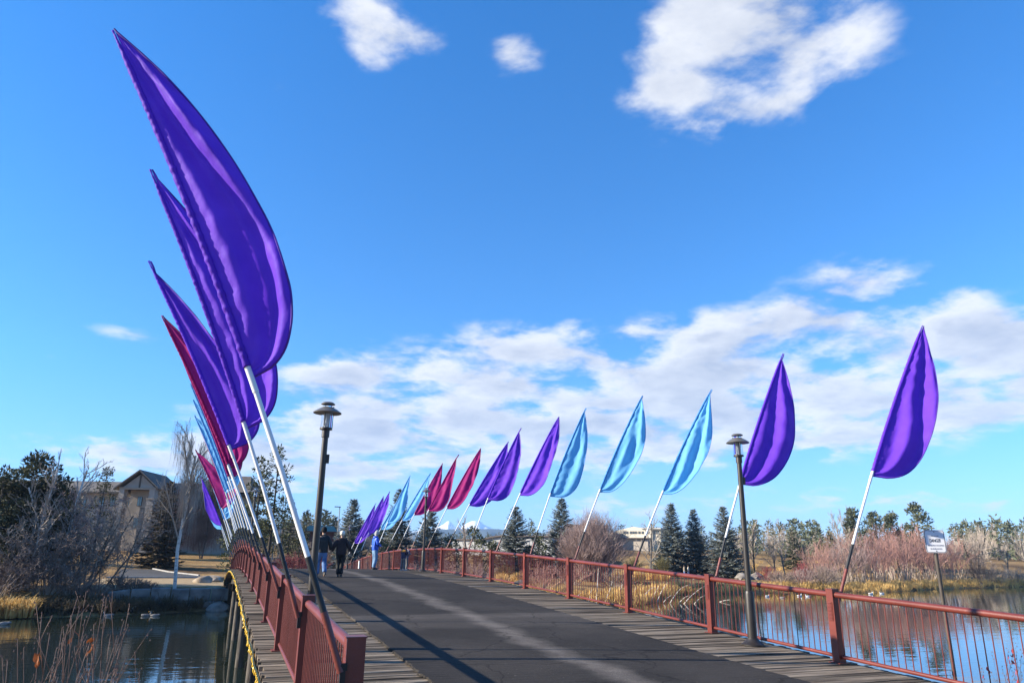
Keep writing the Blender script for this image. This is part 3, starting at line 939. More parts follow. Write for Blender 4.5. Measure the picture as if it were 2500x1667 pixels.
def clump(mb, rr, c, r, n, sz):
    for i in range(n):
        while True:
            x, y, z = rr.uniform(-1, 1), rr.uniform(-1, 1), rr.uniform(-1, 1)
            q = x * x + y * y + z * z
            if q < 1: break
        k = q ** -.18 if q > .01 else 1
        p = Vector((c[0] + x * k * r[0], c[1] + y * k * r[1], c[2] + z * k * r[2]))
        d = Vector((x + rr.uniform(-.7, .7), y + rr.uniform(-.7, .7), z * .6 + rr.uniform(-.3, .9))).normalized()
        e = d.cross(Vector((rr.uniform(-1, 1), rr.uniform(-1, 1), rr.uniform(-1, 1)))).normalized()
        l = sz * rr.uniform(.6, 1.4)
        mb.quad(p, p + d * l * .5 + e * l * .20, p + d * l, p + d * l * .5 - e * l * .20)

def pine(label, loc, h, rad, seed, mat='pine', name='pine_tree', first=.3, nb=34, cl=55, sz=.30, shape=1.0, stems=1, group='pines and junipers', csize=1.0, trunkmat='bark_dark'):
    rr = random.Random(seed)
    t = thing(name, label, 'tree', loc, group)
    a, b = MB(), MB()
    L0 = Vector(loc)
    for s in range(stems):
        off = Vector((rr.uniform(-1, 1), rr.uniform(-1, 1), 0)) * rad * .35 * (stems > 1)
        hh = h * (1 if s == 0 else rr.uniform(.7, .95))
        bend = Vector((rr.uniform(-.3, .3), rr.uniform(-.3, .3), 0))
        def tp(f): return L0 + off * min(1, f * 3) + bend * sin(f * 3) + Vector((0, 0, hh * f - .1))
        a.tube([tp(i / 6) for i in range(7)], [max(.03, h * .017 * (1 - i / 6.6)) for i in range(7)], 7)
        for k in range(nb):
            f = lerp(first, 1.0, ((k + rr.random()) / nb) ** .9)
            an = rr.uniform(0, 2 * pi)
            g = (f - first) / (1 - first)
            ln = rad * (max(.08, (1 - g ** 2.2) * (.55 + .45 * min(1, g * 5))) if shape == 1.0 else max(.1, (1 - g) ** shape)) * rr.uniform(.5, 1.1)
            p = tp(f)
            e = p + Vector((cos(an) * ln, sin(an) * ln, ln * rr.uniform(-.05, .45)))
            twig(a, p, e, .02 + h * .003, .012, 4)
            m = max(1, int(ln / (.8 * csize)))
            for i in range(m):
                x = (i + 1) / m
                c = p.lerp(e, x) + Vector((rr.uniform(-.2, .2), rr.uniform(-.2, .2), rr.uniform(-.1, .25))) * csize
                r = rr.uniform(.38, .72) * csize
                clump(b, rr, c, (r, r, r * .62), cl, sz)
        clump(b, rr, tp(1.0), (.4 * csize, .4 * csize, .55 * csize), cl, sz)
    a.build('trunk', M[trunkmat], t, smooth=True)
    b.build('crown', M[mat], t)
    return t

def shrub(name, label, loc, h, w, seed, twigm, stems=40, kids=4, rmin=.010, group=None, dome=True, cat='shrub', base=.25, parts=True):
    rr = random.Random(seed)
    t = thing(name, label, cat, loc, group)
    a, b = MB(), MB()
    for s in range(stems):
        an = rr.uniform(0, 2 * pi)
        q = rr.random() ** .6
        tx, ty = cos(an) * q * w / 2, sin(an) * q * w / 2
        tz = h * (sqrt(max(.05, 1 - q * q * .85)) if dome else rr.uniform(.6, 1)) * rr.uniform(.82, 1.05)
        p = Vector(loc) + Vector((tx * base, ty * base, -.05))
        e = Vector(loc) + Vector((tx, ty, tz))
        n = 4; pts = [p]
        for i in range(1, n + 1):
            f = i / n
            m = p.lerp(e, f) + Vector((rr.uniform(-1, 1), rr.uniform(-1, 1), 0)) * h * .025 + Vector((0, 0, h * .08 * sin(f * pi)))
            pts.append(m)
        r = max(rmin * 1.6, h * .006)
        for i in range(n):
            twig(a if i == 0 else b, pts[i], pts[i + 1], lerp(r, rmin, i / n), lerp(r, rmin, (i + 1) / n))
        for k in range(kids):
            f = rr.uniform(.35, 1) * n; i = min(n - 1, int(f))
            s0_ = pts[i].lerp(pts[i + 1], f - i)
            d = ((pts[i + 1] - pts[i]).normalized() + Vector((rr.uniform(-.8, .8), rr.uniform(-.8, .8), rr.uniform(-.2, .7)))).normalized()
            l = h * rr.uniform(.10, .24)
            e2 = s0_ + d * l
            twig(b, s0_, e2, rmin, rmin * .7)
            for z in range(2):
                d2 = (d + Vector((rr.uniform(-.7, .7), rr.uniform(-.7, .7), rr.uniform(-.2, .6)))).normalized()
                s1 = s0_.lerp(e2, rr.uniform(.3, .9))
                twig(b, s1, s1 + d2 * l * .6, rmin * .8, rmin * .6)
    a.build('stems', M['twig_grey'] if twigm is not M['dogwood'] else twigm, t)
    b.build('crown', twigm, t)
    return t

def tuft(mb, rr, c, h, r, n, curve=.6):
    for i in range(n):
        an = rr.uniform(0, 2 * pi); q = rr.random() ** .5
        p = Vector((c[0] + cos(an) * q * r * .4, c[1] + sin(an) * q * r * .4, c[2]))
        l = h * rr.uniform(.6, 1.1)
        o = Vector((cos(an), sin(an), 0))
        m = p + o * (r * q * .45) + Vector((0, 0, l * .72))
        e = p + o * (r * (q * .9 + curve * .4)) + Vector((0, 0, l * rr.uniform(.55, .95)))
        s = Vector((-sin(an), cos(an), 0)) * .022
        b = len(mb.v)
        mb.v += [tuple(p - s), tuple(p + s), tuple(m + s * .8), tuple(m - s * .8), tuple(e)]
        mb.f += [(b, b + 1, b + 2, b + 3), (b + 3, b + 2, b + 4)]

# ---- mountains and the wooded ridge
def range_mesh(u0, u1, dist, prof, nseg, depth, amp, seed):
    mb = MB(); rows = []
    nr = 14
    for j in range(nr + 1):
        row = []
        g = j / nr
        for i in range(nseg + 1):
            u = lerp(u0, u1, i / nseg)
            sx, sy = azi(u)
            top = at(u, interp(prof, u), dist).z
            dd = dist + depth * (g - .5)
            hh = (1 - abs(2 * g - 1)) ** 1.15
            nn = noise.fractal(Vector((u * .012 * amp, g * 5, seed)), 1.0, 2.0, 6) * .24 * (hh * (1.04 - hh) * 4)
            row.append((sx * dd, sy * dd, max(-5, (top) * (hh + nn * 1.0))))
        rows.append(row)
    mb.grid(rows)
    return mb
def snow_material():
    m = bpy.data.materials.new('snow and rock'); m.use_nodes = True
    t = m.node_tree; N, K = t.nodes, t.links.new
    p = N['Principled BSDF']; p.inputs['Roughness'].default_value = .8
    g = N.new('ShaderNodeNewGeometry'); sp = N.new('ShaderNodeSeparateXYZ'); K(g.outputs['Position'], sp.inputs[0])
    n = N.new('ShaderNodeTexNoise'); n.inputs['Scale'].default_value = .012; n.inputs['Detail'].default_value = 8; K(g.outputs['Position'], n.inputs[0])
    a = N.new('ShaderNodeMath'); a.operation = 'MULTIPLY_ADD'; K(n.outputs['Fac'], a.inputs[0]); a.inputs[1].default_value = 130; K(sp.outputs[2], a.inputs[2])
    q = N.new('ShaderNodeMapRange'); K(a.outputs[0], q.inputs['Value']); q.inputs['From Min'].default_value, q.inputs['From Max'].default_value = 180, 225
    cr = N.new('ShaderNodeValToRGB'); K(q.outputs[0], cr.inputs[0])
    cr.color_ramp.elements[0].color = (.055, .07, .085, 1); cr.color_ramp.elements[1].color = (.86, .88, .92, 1)
    K(cr.outputs[0], p.inputs['Base Color'])
    return m
mt = range_mesh(620, 1900, 6500, [(620, 1325), (850, 1312), (985, 1300), (1040, 1292), (1064, 1288), (1082, 1276), (1091, 1268), (1100, 1276), (1112, 1287), (1120, 1287), (1136, 1277), (1148, 1270), (1158, 1269), (1172, 1271), (1184, 1281), (1210, 1294), (1300, 1310), (1900, 1335)], 330, 2600, 3.0, 4)
structure(mt.build('snow_mountains', snow_material(), smooth='all'))
M['ridge'] = material('forested ridge', (.030, .045, .040), (.055, .072, .065), rough=.95, scale=.01, detail=8)
rg = range_mesh(200, 2900, 3600, [(200, 1330), (600, 1320), (985, 1302), (1060, 1291), (1120, 1292), (1200, 1290), (1240, 1294), (1300, 1300), (1420, 1303), (1800, 1322), (2400, 1336), (2900, 1345)], 300, 1500, 2.0, 9)
structure(rg.build('wooded_ridge', M['ridge'], smooth='all'))

# ---- far woods that read as one mass
def far_woods(name, label, strips, seed, matc, matb):
    rr = random.Random(seed)
    mb = MB(); tw = MB()
    for u0, u1, d0, d1, n, h0, h1, bare in strips:
        for i in range(n):
            u = rr.uniform(u0, u1); ds = rr.uniform(d0, d1)
            p = place(u, ds); h = rr.uniform(h0, h1)
            if rr.random() < bare:
                for k in range(26):
                    an = rr.uniform(0, 6.3); q = rr.random()
                    e = (p.x + cos(an) * q * h * .36, p.y + sin(an) * q * h * .36, p.z + h * rr.uniform(.5, 1) * (1 - .35 * q * q))
                    m = (lerp(p.x, e[0], .5), lerp(p.y, e[1], .5), lerp(p.z, e[2], .42))
                    twig(tw, p, m, .05, .035); twig(tw, m, e, .035, .02)
                    for z in range(2):
                        twig(tw, m, (e[0] + rr.uniform(-1, 1) * h * .09, e[1] + rr.uniform(-1, 1) * h * .09, e[2] - rr.uniform(0, .2) * h), .03, .02)
            else:
                rd = h * rr.uniform(.20, .32)
                nz_ = int(16 + h * 2)
                for k in range(nz_):
                    f = rr.uniform(.08, 1)
                    r = rd * (1 - f) ** .7 * rr.uniform(.5, 1.1)
                    an = rr.uniform(0, 6.3)
                    clump(mb, rr, (p.x + cos(an) * r, p.y + sin(an) * r, p.z + f * h), (h * .055, h * .055, h * .045), 5, h * .10)
    a = mb.build(name, matc); a['kind'] = 'stuff'; a['label'] = label
    b = tw.build(name + '_twigs', matb); b['kind'] = 'stuff'; b['label'] = 'leafless brush in the ' + label
far_woods('far_pinewood', 'distant mixed woods along the horizon', [
    (2330, 2640, 250, 330, 90, 7, 13, .35), (1780, 2010, 190, 260, 60, 6, 10, .45), (1980, 2330, 230, 300, 80, 5, 8.5, .6),
    (1040, 1290, 240, 330, 44, 3.5, 5.5, .25), (1290, 1480, 240, 330, 40, 5, 9, .25), (1400, 1780, 280, 380, 90, 5, 9, .2), (560, 900, 190, 280, 100, 6, 10.5, .4), (-60, 560, 200, 300, 100, 6, 9, .6), (850, 1060, 190, 260, 40, 4, 7, .6),
    (2640, 3200, 200, 330, 60, 7, 12, .5), (-500, -60, 150, 300, 50, 6, 10, .5)], 3, M['pine_far'], M['twig_grey'])

# ---- blue spruces: u, top v, range, radius
def base_at(u, dist): return place(u, dist)
def inland(u, dist, m=3.0): return max(dist, shore_dist(u) + m) if u > 1480 else dist
SPR = [(855, 1217, 96, 2.35, 'frosty blue spruce beyond the bridge, behind the two purple flags at the far end'),
       (968, 1193, 100, 2.6, 'tall blue spruce behind the far light blue flags'),
       (1047, 1236, 98, 2.7, 'blue spruce behind the maroon flags and the lamp post on the crest'),
       (1258, 1236, 104, 2.9, 'blue spruce standing right of the snowy mountains'),
       (1372, 1215, 104, 2.9, 'blue spruce just left of the big round leafless bush'),
       (1643, 1227, 118, 3.0, 'tallest blue spruce of the three on the right bank'),
       (1697, 1243, 120, 2.5, 'narrower blue spruce between two others on the right bank'),
       (1772, 1235, 117, 2.9, 'blue spruce beside the lamp post on the right')]
for i, (u, v, ds, rd, lab) in enumerate(SPR):
    p = base_at(u, ds)
    spruce(lab, p, height_to(u, v, ds, p.z), rd, 40 + i, dens=1.75)
# small dark conifers
SMALL = [(742, 1243, 170, 2.2, 'pine_far', 'small conifer left of the near lamp post, above the red shrubs'), (703, 1223, 165, 2.3, 'pine_far', 'conifer behind the white pole of the nearest flag'),
         (788, 1243, 190, 2.4, 'pine_far', 'rounded far conifer above the green roof, left one'), (812, 1263, 195, 1.8, 'pine_far', 'small pointed far conifer above the green roof, right one')]
for i, (u, v, ds, rd, mt_, lab) in enumerate(SMALL):
    p = base_at(u, ds)
    spruce(lab, p, height_to(u, v, ds, p.z), rd, 70 + i, mat=mt_, name='conifer_tree', dens=.8)
# dark bushy pines low behind the right railing
for i, (u, v, ds, rd, lab) in enumerate([(1157, 1291, 97, 1.9, 'bushy dark pine left of the grey warehouse'), (1095, 1312, 98, 1.8, 'low dark pine between the crest lamp post and the warehouse'), (1316, 1308, 103, 2.0, 'dark pine between the two middle blue spruces'),
                                         (930, 1290, 97, 1.9, 'olive green pine left of the tall blue spruce'), (1202, 1325, 96, 1.4, 'low spreading pine in front of the warehouse'), (1425, 1280, 160, 1.8, 'pine behind the round leafless bush')]):
    p = base_at(u, ds)
    pine(lab, p, height_to(u, v, ds, p.z), rd, 90 + i, first=.12, nb=26, cl=36, sz=.34, shape=.7)

# ---- left bank pines (open crowned) and junipers
p = base_at(612, 92); pine('open crowned dark pine between the left flag poles', p, height_to(625, 1120, 92, p.z), 2.6, 11, first=.25, nb=40, cl=30, sz=.36, csize=.85)
p = base_at(655, 95); pine('taller open crowned pine right of the left flag poles', p, height_to(655, 1092, 95, p.z), 2.8, 12, first=.22, nb=44, cl=28, sz=.36, csize=.8)
p = base_at(684, 98); pine('thin sparse pine with a bare stem by the left flag poles', p, height_to(690, 1210, 98, p.z), 1.1, 13, first=.35, nb=14, cl=20, sz=.3, csize=.7)
p = base_at(575, 90); pine('low dark pine behind the far end of the left railing', p, height_to(575, 1262, 90, p.z), 2.3, 14, first=.08, nb=34, cl=45, sz=.32, shape=.7)
p = base_at(640, 100); pine('dark juniper low beside the left flag poles', p, height_to(640, 1290, 100, p.z), 2.2, 15, mat='juniper', first=.05, nb=26, cl=45, sz=.32, shape=.6)
p = base_at(730, 105); pine('olive juniper above the red shrubs beyond the bridge', p, height_to(730, 1290, 105, p.z), 2.3, 16, mat='juniper', first=.05, nb=26, cl=45, sz=.32, shape=.6)
p = base_at(78, 66.5); pine('large dark juniper at the left edge of the bank', p, height_to(90, 1116, 66.5, p.z), 3.7, 21, mat='juniper', first=.12, nb=62, cl=70, sz=.30, shape=1.0, stems=2, csize=1.15)
p = base_at(20, 66); pine('lower dark juniper at the far left edge', p, height_to(20, 1185, 66, p.z), 2.9, 22, mat='juniper', first=.05, nb=50, cl=70, sz=.30, shape=1.0, csize=1.1)
p = base_at(-30, 65); pine('dark juniper cut by the left edge of the picture', p, height_to(-30, 1150, 65, p.z), 3.4, 23, mat='juniper', first=.05, nb=46, cl=60, sz=.30, csize=1.1)
p = base_at(230, 108); pine('small dark juniper in front of the lodge roof', p, height_to(230, 1145, 108, p.z), 2.1, 24, mat='juniper', first=.2, nb=34, cl=50, sz=.28, shape=.6)
p = base_at(392, 100); spruce('brownish conifer right of the lodge portico', p, height_to(408, 1172, 100, p.z), 2.6, 25, mat='cypress', name='conifer_tree', dens=1.3)
p = base_at(150, 104); pine('dark juniper behind the leafless birches', p, height_to(150, 1200, 104, p.z), 3.2, 26, mat='juniper', first=.05, nb=40, cl=60, sz=.3)

# ---- left bank leafless trees
G = 'leafless trees on the left bank'
def bt(u, v, ds, seed, lab, du=0, **k):
    ds = inland(u, ds, 9)
    p = base_at(u, ds)
    h = height_to(u + du, v, ds, p.z)
    return bare_tree(k.pop('name', 'leafless_tree'), lab, p, h, seed, k.pop('bark', M['bark_grey']), k.pop('tw', M['twig_grey']), lean=(du / 1727 * ds / h, 0), group=k.pop('group', G), **k)
bt(80, 1062, 63.5, 301, 'pale leafless birch in front of the large juniper', tw=M['twig_grey'], bark=M['birch'], kids=(15, 6, 4, 2), spread=.65, trop=.35, shrink=.38, first=.25)
bt(132, 1062, 64, 302, 'tallest pale leafless birch in the thicket left of the lodge', tw=M['twig_grey'], bark=M['birch'], kids=(17, 6, 4, 2), spread=.7, trop=.35, shrink=.38, first=.22, stems=2)
bt(180, 1165, 63, 303, 'grey leafless tree right of the tallest birch', tw=M['twig_pink'], kids=(13, 6, 5, 2), spread=.9, trop=.2, shrink=.48, stems=3, first=.12)
bt(225, 1190, 62.5, 304, 'spreading leafless tree in front of the lodge wing', tw=M['twig_grey'], kids=(13, 6, 5, 2), spread=.95, trop=.15, shrink=.52, stems=3, du=18, first=.12)
bt(262, 1215, 62, 305, 'leaning leafless tree in front of the lodge portico', tw=M['twig_brown'], kids=(10, 5, 4, 2), spread=.95, trop=.15, shrink=.5, stems=2, du=45, first=.15)
bt(300, 1245, 62.5, 306, 'low leafless tree at the right end of the thicket', tw=M['twig_grey'], kids=(9, 5, 3, 2), spread=.9, trop=.2, shrink=.48, stems=1, du=40, first=.2)
bt(45, 1200, 62, 307, 'twisted leafless tree at the left end of the thicket', tw=M['twig_grey'], kids=(12, 6, 4, 2), spread=.9, trop=.2, shrink=.5, stems=2, first=.15)
bt(10, 1240, 61.5, 308, 'dark leafless tree at the left picture edge', tw=M['twig_brown'], kids=(12, 6, 4, 2), spread=.9, trop=.2, shrink=.5, stems=2, first=.15)
bt(150, 1250, 61.5, 309, 'low branching tree at the foot of the birches', tw=M['twig_brown'], kids=(12, 6, 5, 2), spread=1.0, trop=.1, shrink=.55, stems=3, first=.1)
bt(100, 1275, 61.5, 310, 'tangled low tree beneath the large juniper', tw=M['twig_brown'], kids=(12, 6, 5, 2), spread=1.0, trop=.1, shrink=.55, stems=3, first=.1)
bt(210, 1270, 61.2, 313, 'tangled low tree above the start of the block wall', tw=M['twig_brown'], kids=(12, 6, 5, 2), spread=1.0, trop=.1, shrink=.55, stems=3, first=.1)
bt(440, 1025, 62.2, 311, 'white barked weeping birch standing on the block wall', name='weeping_birch', tw=M['twig_pale'], bark=M['birch'], kids=(12, 6, 4, 2), spread=.48, trop=.28, shrink=.50, first=.36, hang=2.6, hang_n=900, r0=.145, rmin=.008, stems=1)
bt(492, 1140, 118, 312, 'reddish brown weeping tree behind the weeping birch', name='weeping_tree', tw=M['twig_weep'], bark=M['bark_grey'], kids=(13, 6, 4, 2), spread=.75, trop=.2, shrink=.46, first=.2, hang=6.5, hang_n=2600, rmin=.018, stems=2)
bt(418, 1205, 116, 314, 'second weeping tree just left of the weeping birch', name='weeping_tree', tw=M['twig_weep'], bark=M['bark_grey'], kids=(11, 5, 4, 2), spread=.8, trop=.2, shrink=.46, first=.2, hang=5.0, hang_n=1400, rmin=.018, stems=2)

# ---- right bank leafless trees
G = 'leafless trees on the right bank'
bt(1838, 1262, 122, 331, 'upright leafless tree right of the near lamp post', tw=M['twig_grey'], bark=M['bark_dark'], kids=(14, 6, 4, 2), spread=.5, trop=.4, shrink=.42, rmin=.016, first=.22, group=G)
bt(1888, 1296, 124, 332, 'leafless tree with a rounded crown, second right of the lamp post', tw=M['twig_grey'], kids=(12, 6, 4, 2), spread=.75, trop=.25, shrink=.48, rmin=.016, group=G)
bt(1912, 1270, 126, 333, 'taller leafless tree third right of the lamp post', tw=M['twig_grey'], kids=(12, 6, 4, 2), spread=.7, trop=.3, shrink=.46, rmin=.016, group=G)
bt(1968, 1312, 122, 334, 'low spreading leafless tree above the bright red shrub', tw=M['twig_brown'], kids=(11, 6, 4, 2), spread=.85, trop=.15, shrink=.52, rmin=.016, group=G)
bt(2062, 1235, 150, 335, 'pale tall leafless cottonwood behind the red willows', tw=M['twig_pale'], kids=(13, 6, 4, 2), spread=.5, trop=.4, shrink=.48, rmin=.022, group=G, stems=3)
bt(2372, 1268, 104, 336, 'leafless tree just right of the danger sign', tw=M['twig_grey'], bark=M['bark_dark'], kids=(11, 6, 4, 2), spread=.85, trop=.2, shrink=.52, rmin=.014, group=G, stems=3)
bt(2450, 1318, 108, 337, 'thin leafless tree near the right picture edge', tw=M['twig_pale'], kids=(10, 5, 4, 2), spread=.7, trop=.25, shrink=.48, rmin=.014, group=G)
bt(2500, 1285, 110, 338, 'leafless tree cut by the right picture edge', tw=M['twig_pale'], kids=(12, 6, 4, 2), spread=.8, trop=.25, shrink=.5, rmin=.014, group=G)
bt(1585, 1240, 104, 339, 'pale leafless tree right of the round bush', tw=M['twig_pale'], kids=(11, 5, 4, 2), spread=.7, trop=.3, shrink=.46, rmin=.012, group=G)
bt(1145, 1240, 92, 340, 'slender leafless tree in front of the snowy mountains', tw=M['twig_grey'], kids=(10, 5, 3, 2), spread=.6, trop=.3, shrink=.42, rmin=.010, group=G)
bt(765, 1335, 84, 341, 'thin leafless sapling beside the red shrubs', tw=M['twig_grey'], kids=(10, 5, 3), spread=.6, trop=.3, shrink=.42, rmin=.012, depth=3, group=G)
bt(835, 1300, 90, 342, 'leafless sapling left of the frosty spruce', tw=M['twig_grey'], kids=(10, 5, 3), spread=.6, trop=.3, shrink=.42, rmin=.012, depth=3, group=G)
# ponderosas
for i, (u, v, ds, rd, lab) in enumerate([(2090, 1248, 150, 2.9, 'dense pyramidal pine next to the pale cottonwood'), (2143, 1255, 158, 2.5, 'open crowned pine second from the pale cottonwood'), (2190, 1257, 156, 2.9, 'broad open pine third from the pale cottonwood'), (2247, 1233, 150, 3.0, 'tallest pine, just behind the danger sign')]):
    p = base_at(u, ds)
    pine(lab, p, height_to(u, v, ds, p.z), rd, 120 + i, mat='pine_far', first=.16, nb=46, cl=46, sz=.50, csize=1.3, shape=(.75 if i == 0 else 1.0))
p = base_at(2030, 165); pine('olive green pine left of the pale cottonwood', p, height_to(2030, 1302, 165, p.z), 2.6, 130, mat='olive', first=.1, nb=30, cl=26, sz=.45, shape=.8)
p = base_at(1935, 150); spruce('green fir behind the leafless trees on the right bank', p, height_to(1935, 1290, 150, p.z), 2.2, 131, mat='pine_far', name='conifer_tree', dens=.8)

# ---- shrubs
p = base_at(1450, 90)
shrub('round_bush', 'big round mauve leafless bush behind the right railing', p, height_to(1450, 1268, 90, p.z), 8.6, 201, M['twig_pink'], stems=430, kids=9, rmin=.011, base=.35)
# red willow thicket: four prototypes copied, each clump a thing
WSPOT = [(1992, 8, 1326), (2018, 13, 1314), (2046, 8, 1316), (2072, 15, 1302), (2098, 8, 1320), (2122, 14, 1302), (2150, 8, 1312), (2176, 17, 1292), (2203, 9, 1310), (2230, 16, 1290), (2258, 9, 1308), (2286, 15, 1300), (2312, 9, 1318), (2338, 13, 1312), (2140, 24, 1294), (2210, 25, 1288), (2270, 24, 1296)]
order = sorted(range(len(WSPOT)), key=lambda q: WSPOT[q][0])
protos = []
for i, (u, off, v) in enumerate(WSPOT):
    ds = shore_dist(u) + off
    p = base_at(u, ds); h = height_to(u, v, ds, p.z)
    lab = 'reddish willow shrub left of the danger sign, %s from the left of the thicket' % ORD[order.index(i)]
    if i < 4:
        t = shrub('willow_shrub', lab, p, h, h * .95, 210 + i, M['twig_red'] if i != 2 else M['twig_pink'], stems=27, kids=8, rmin=.013, group='willow thicket on the right bank', base=.2)
        protos.append((t, h))
    else:
        q, h0 = protos[R.randrange(4)]
        copy_thing(q, lab, p, R.uniform(0, 6.3), h / h0)
SHR = [  # u, range, h, w, material, label
    (1010, 76, 2.0, 4.0, 'twig_pink', 'mauve shrub low behind the bridge crest railing'), (1090, 78, 2.2, 4.5, 'twig_pink', 'mauve shrub behind the railing, below the crest lamp post'), (1165, 76, 2.3, 5, 'twig_pink', 'mauve shrub behind the railing under the snowy mountains'),
    (1235, 88, 1.6, 3.0, 'olive_t', 'olive shrub behind the railing below the middle spruce'), (1325, 74, 2.6, 5.5, 'twig_red', 'reddish shrub behind the railing left of the round bush'), (1395, 80, 2.0, 5.0, 'twig_red', 'low reddish shrub at the foot of the round bush'), (1500, 80, 1.7, 5.0, 'twig_brown', 'brown brush below the round bush'),
    (1545, 112, 2.6, 3.0, 'olive_t', 'olive shrub right of the round bush'), (1615, 114, 2.6, 3.0, 'olive_t', 'olive shrub left of the tallest right spruce'),
    (1870, 108, 2.0, 3.6, 'dogwood', 'red dogwood right of the near lamp post'), (1955, 110, 2.6, 3.4, 'dogwood', 'bright red dogwood on the right bank'), (1895, 96, 1.8, 4.5, 'twig_brown', 'brown brush on the shore right of the lamp post'), (1950, 94, 2.0, 5.0, 'twig_pink', 'mauve brush on the shore below the red dogwood'), (1995, 93, 2.2, 5.0, 'twig_brown', 'brown brush at the left foot of the willow thicket'),
    (2010, 100, 2.4, 4.0, 'twig_pink', 'mauve brush behind the nearest right flag pole'), (2390, 100, 2.6, 4.0, 'twig_brown', 'dark brush right of the danger sign'), (2420, 106, 1.8, 3.5, 'twig_pale', 'pale brush near the right picture edge'), (2470, 104, 1.6, 3.5, 'twig_pale', 'pale low brush at the right picture edge'),
    (705, 82, 2.3, 4.0, 'dogwood', 'red dogwood left of the near lamp post'), (735, 84, 2.6, 4.4, 'dogwood', 'red dogwood just left of the man in the black jacket'), (775, 86, 2.6, 4.0, 'dogwood', 'red dogwood behind the man in the black jacket'), (668, 86, 2.0, 3.6, 'twig_brown', 'brown brush left of the red dogwoods'),
    (770, 108, 3.6, 6.0, 'twig_grey', 'grey brush in front of the green roofed building'), (815, 106, 3.4, 5.0, 'twig_brown', 'brown brush right of the green roofed building'),
    (850, 84, 1.8, 3.0, 'twig_grey', 'grey brush between the walking couple and the blue jacket'), (900, 82, 2.0, 4.0, 'twig_brown', 'brown brush behind the person in the blue jacket'),
    (345, 61.8, .8, 2.6, 'twig_brown', 'low brown shrub on the lawn above the third wall block'), (375, 61.9, .7, 2.2, 'twig_brown', 'low brown shrub left of the weeping birch'), (480, 62.2, .75, 2.4, 'twig_brown', 'low brown shrub right of the weeping birch'), (305, 61.8, .9, 2.4, 'twig_brown', 'low brown shrub at the left end of the block wall'),
    (60, 62, 2.2, 4.5, 'twig_brown', 'dense brown brush under the large juniper'), (130, 61.2, 2.0, 4.5, 'twig_brown', 'dense brown brush under the birches'), (190, 61, 1.9, 4.2, 'twig_brown', 'dense brown brush left of the block wall'), (10, 61, 2.2, 4.5, 'twig_brown', 'dense brown brush at the left picture edge'), (245, 60.6, 1.3, 3.0, 'twig_brown', 'dark brush touching the first wall block')]
M['olive_t'] = M['olive']
for i, (u, ds, h, w, mt_, lab) in enumerate(SHR):
    d2_ = inland(u, ds, 3.0 if h < 2.3 else 5.0)
    shrub('shrub', lab, base_at(u, d2_), h * d2_ / ds, w * d2_ / ds, 400 + i, M[mt_], stems=75 if ds > 70 else 90, kids=6, rmin=.012 if ds > 70 else .010, group='shrubs on the far bank', base=.3)

# ---- shore grass
rr = random.Random(99)
sg_ = MB()
x = 29.0
while x < 150:
    ysh = interp(SHORE, x)
    for k in range(5):
        xx = x + rr.uniform(-.6, .6); yy = ysh + rr.uniform(.0, 1.0) + k * rr.uniform(.5, 1.3)
        tuft(sg_, rr, (xx, yy, max(.02, ground(xx, yy)) - .03), rr.uniform(.75, 1.35) * (1 if k < 3 else .75), rr.uniform(.6, 1.0), 30 if x < 80 else 22)
    x += .75 + .004 * max(0, x - 60)
for i in range(110):                            # under and beside the far end of the bridge
    xx = rr.uniform(11, 31); yy = interp(SHORE, xx) + rr.uniform(.1, 9)
    tuft(sg_, rr, (xx, yy, max(.02, ground(xx, yy)) - .03), rr.uniform(.5, 1.1), rr.uniform(.5, .9), 26)
for i in range(60):                             # bright clump at the far left
    q = place(rr.uniform(-40, 105), rr.uniform(56.6, 58.2)); tuft(sg_, rr, (q.x, q.y, max(.05, q.z)), rr.uniform(.9, 1.4), .8, 40)
for i in range(140):                            # dry bunch grass on the right meadow
    u = rr.uniform(1480, 2520); q = place(u, rr.uniform(96, 170)); tuft(sg_, rr, (q.x, q.y, q.z - .02), rr.uniform(.4, 1.0), .7, 22)
for u, ds, n in ((1530, 98, 22), (1480, 96, 16), (1850, 118, 34), (1240, 84, 14), (1600, 103, 20)):
    for i in range(n):
        q = place(u + rr.uniform(-35, 35), ds + rr.uniform(-3, 3)); tuft(sg_, rr, (q.x, q.y, q.z - .02), rr.uniform(.9, 1.6), .8, 40)
o = sg_.build('shore_grass', M['straw']); o['kind'] = 'stuff'; o['label'] = 'golden dry grass tufts along the water edge'
dg = MB()
for i in range(420):
    u = rr.uniform(-60, 560); xx, yy = azi(u); ds = rr.uniform(56.6, 60.4); q = place(u, ds)
    if q.z < .05 or q.z > 1.0: continue
    tuft(dg, rr, (q.x, q.y, q.z - .02), rr.uniform(.5, 1.1), .7, 22)
o = dg.build('bank_reeds', M['straw_dark']); o['kind'] = 'stuff'; o['label'] = 'dull reeds on the shaded left bank below the block wall'

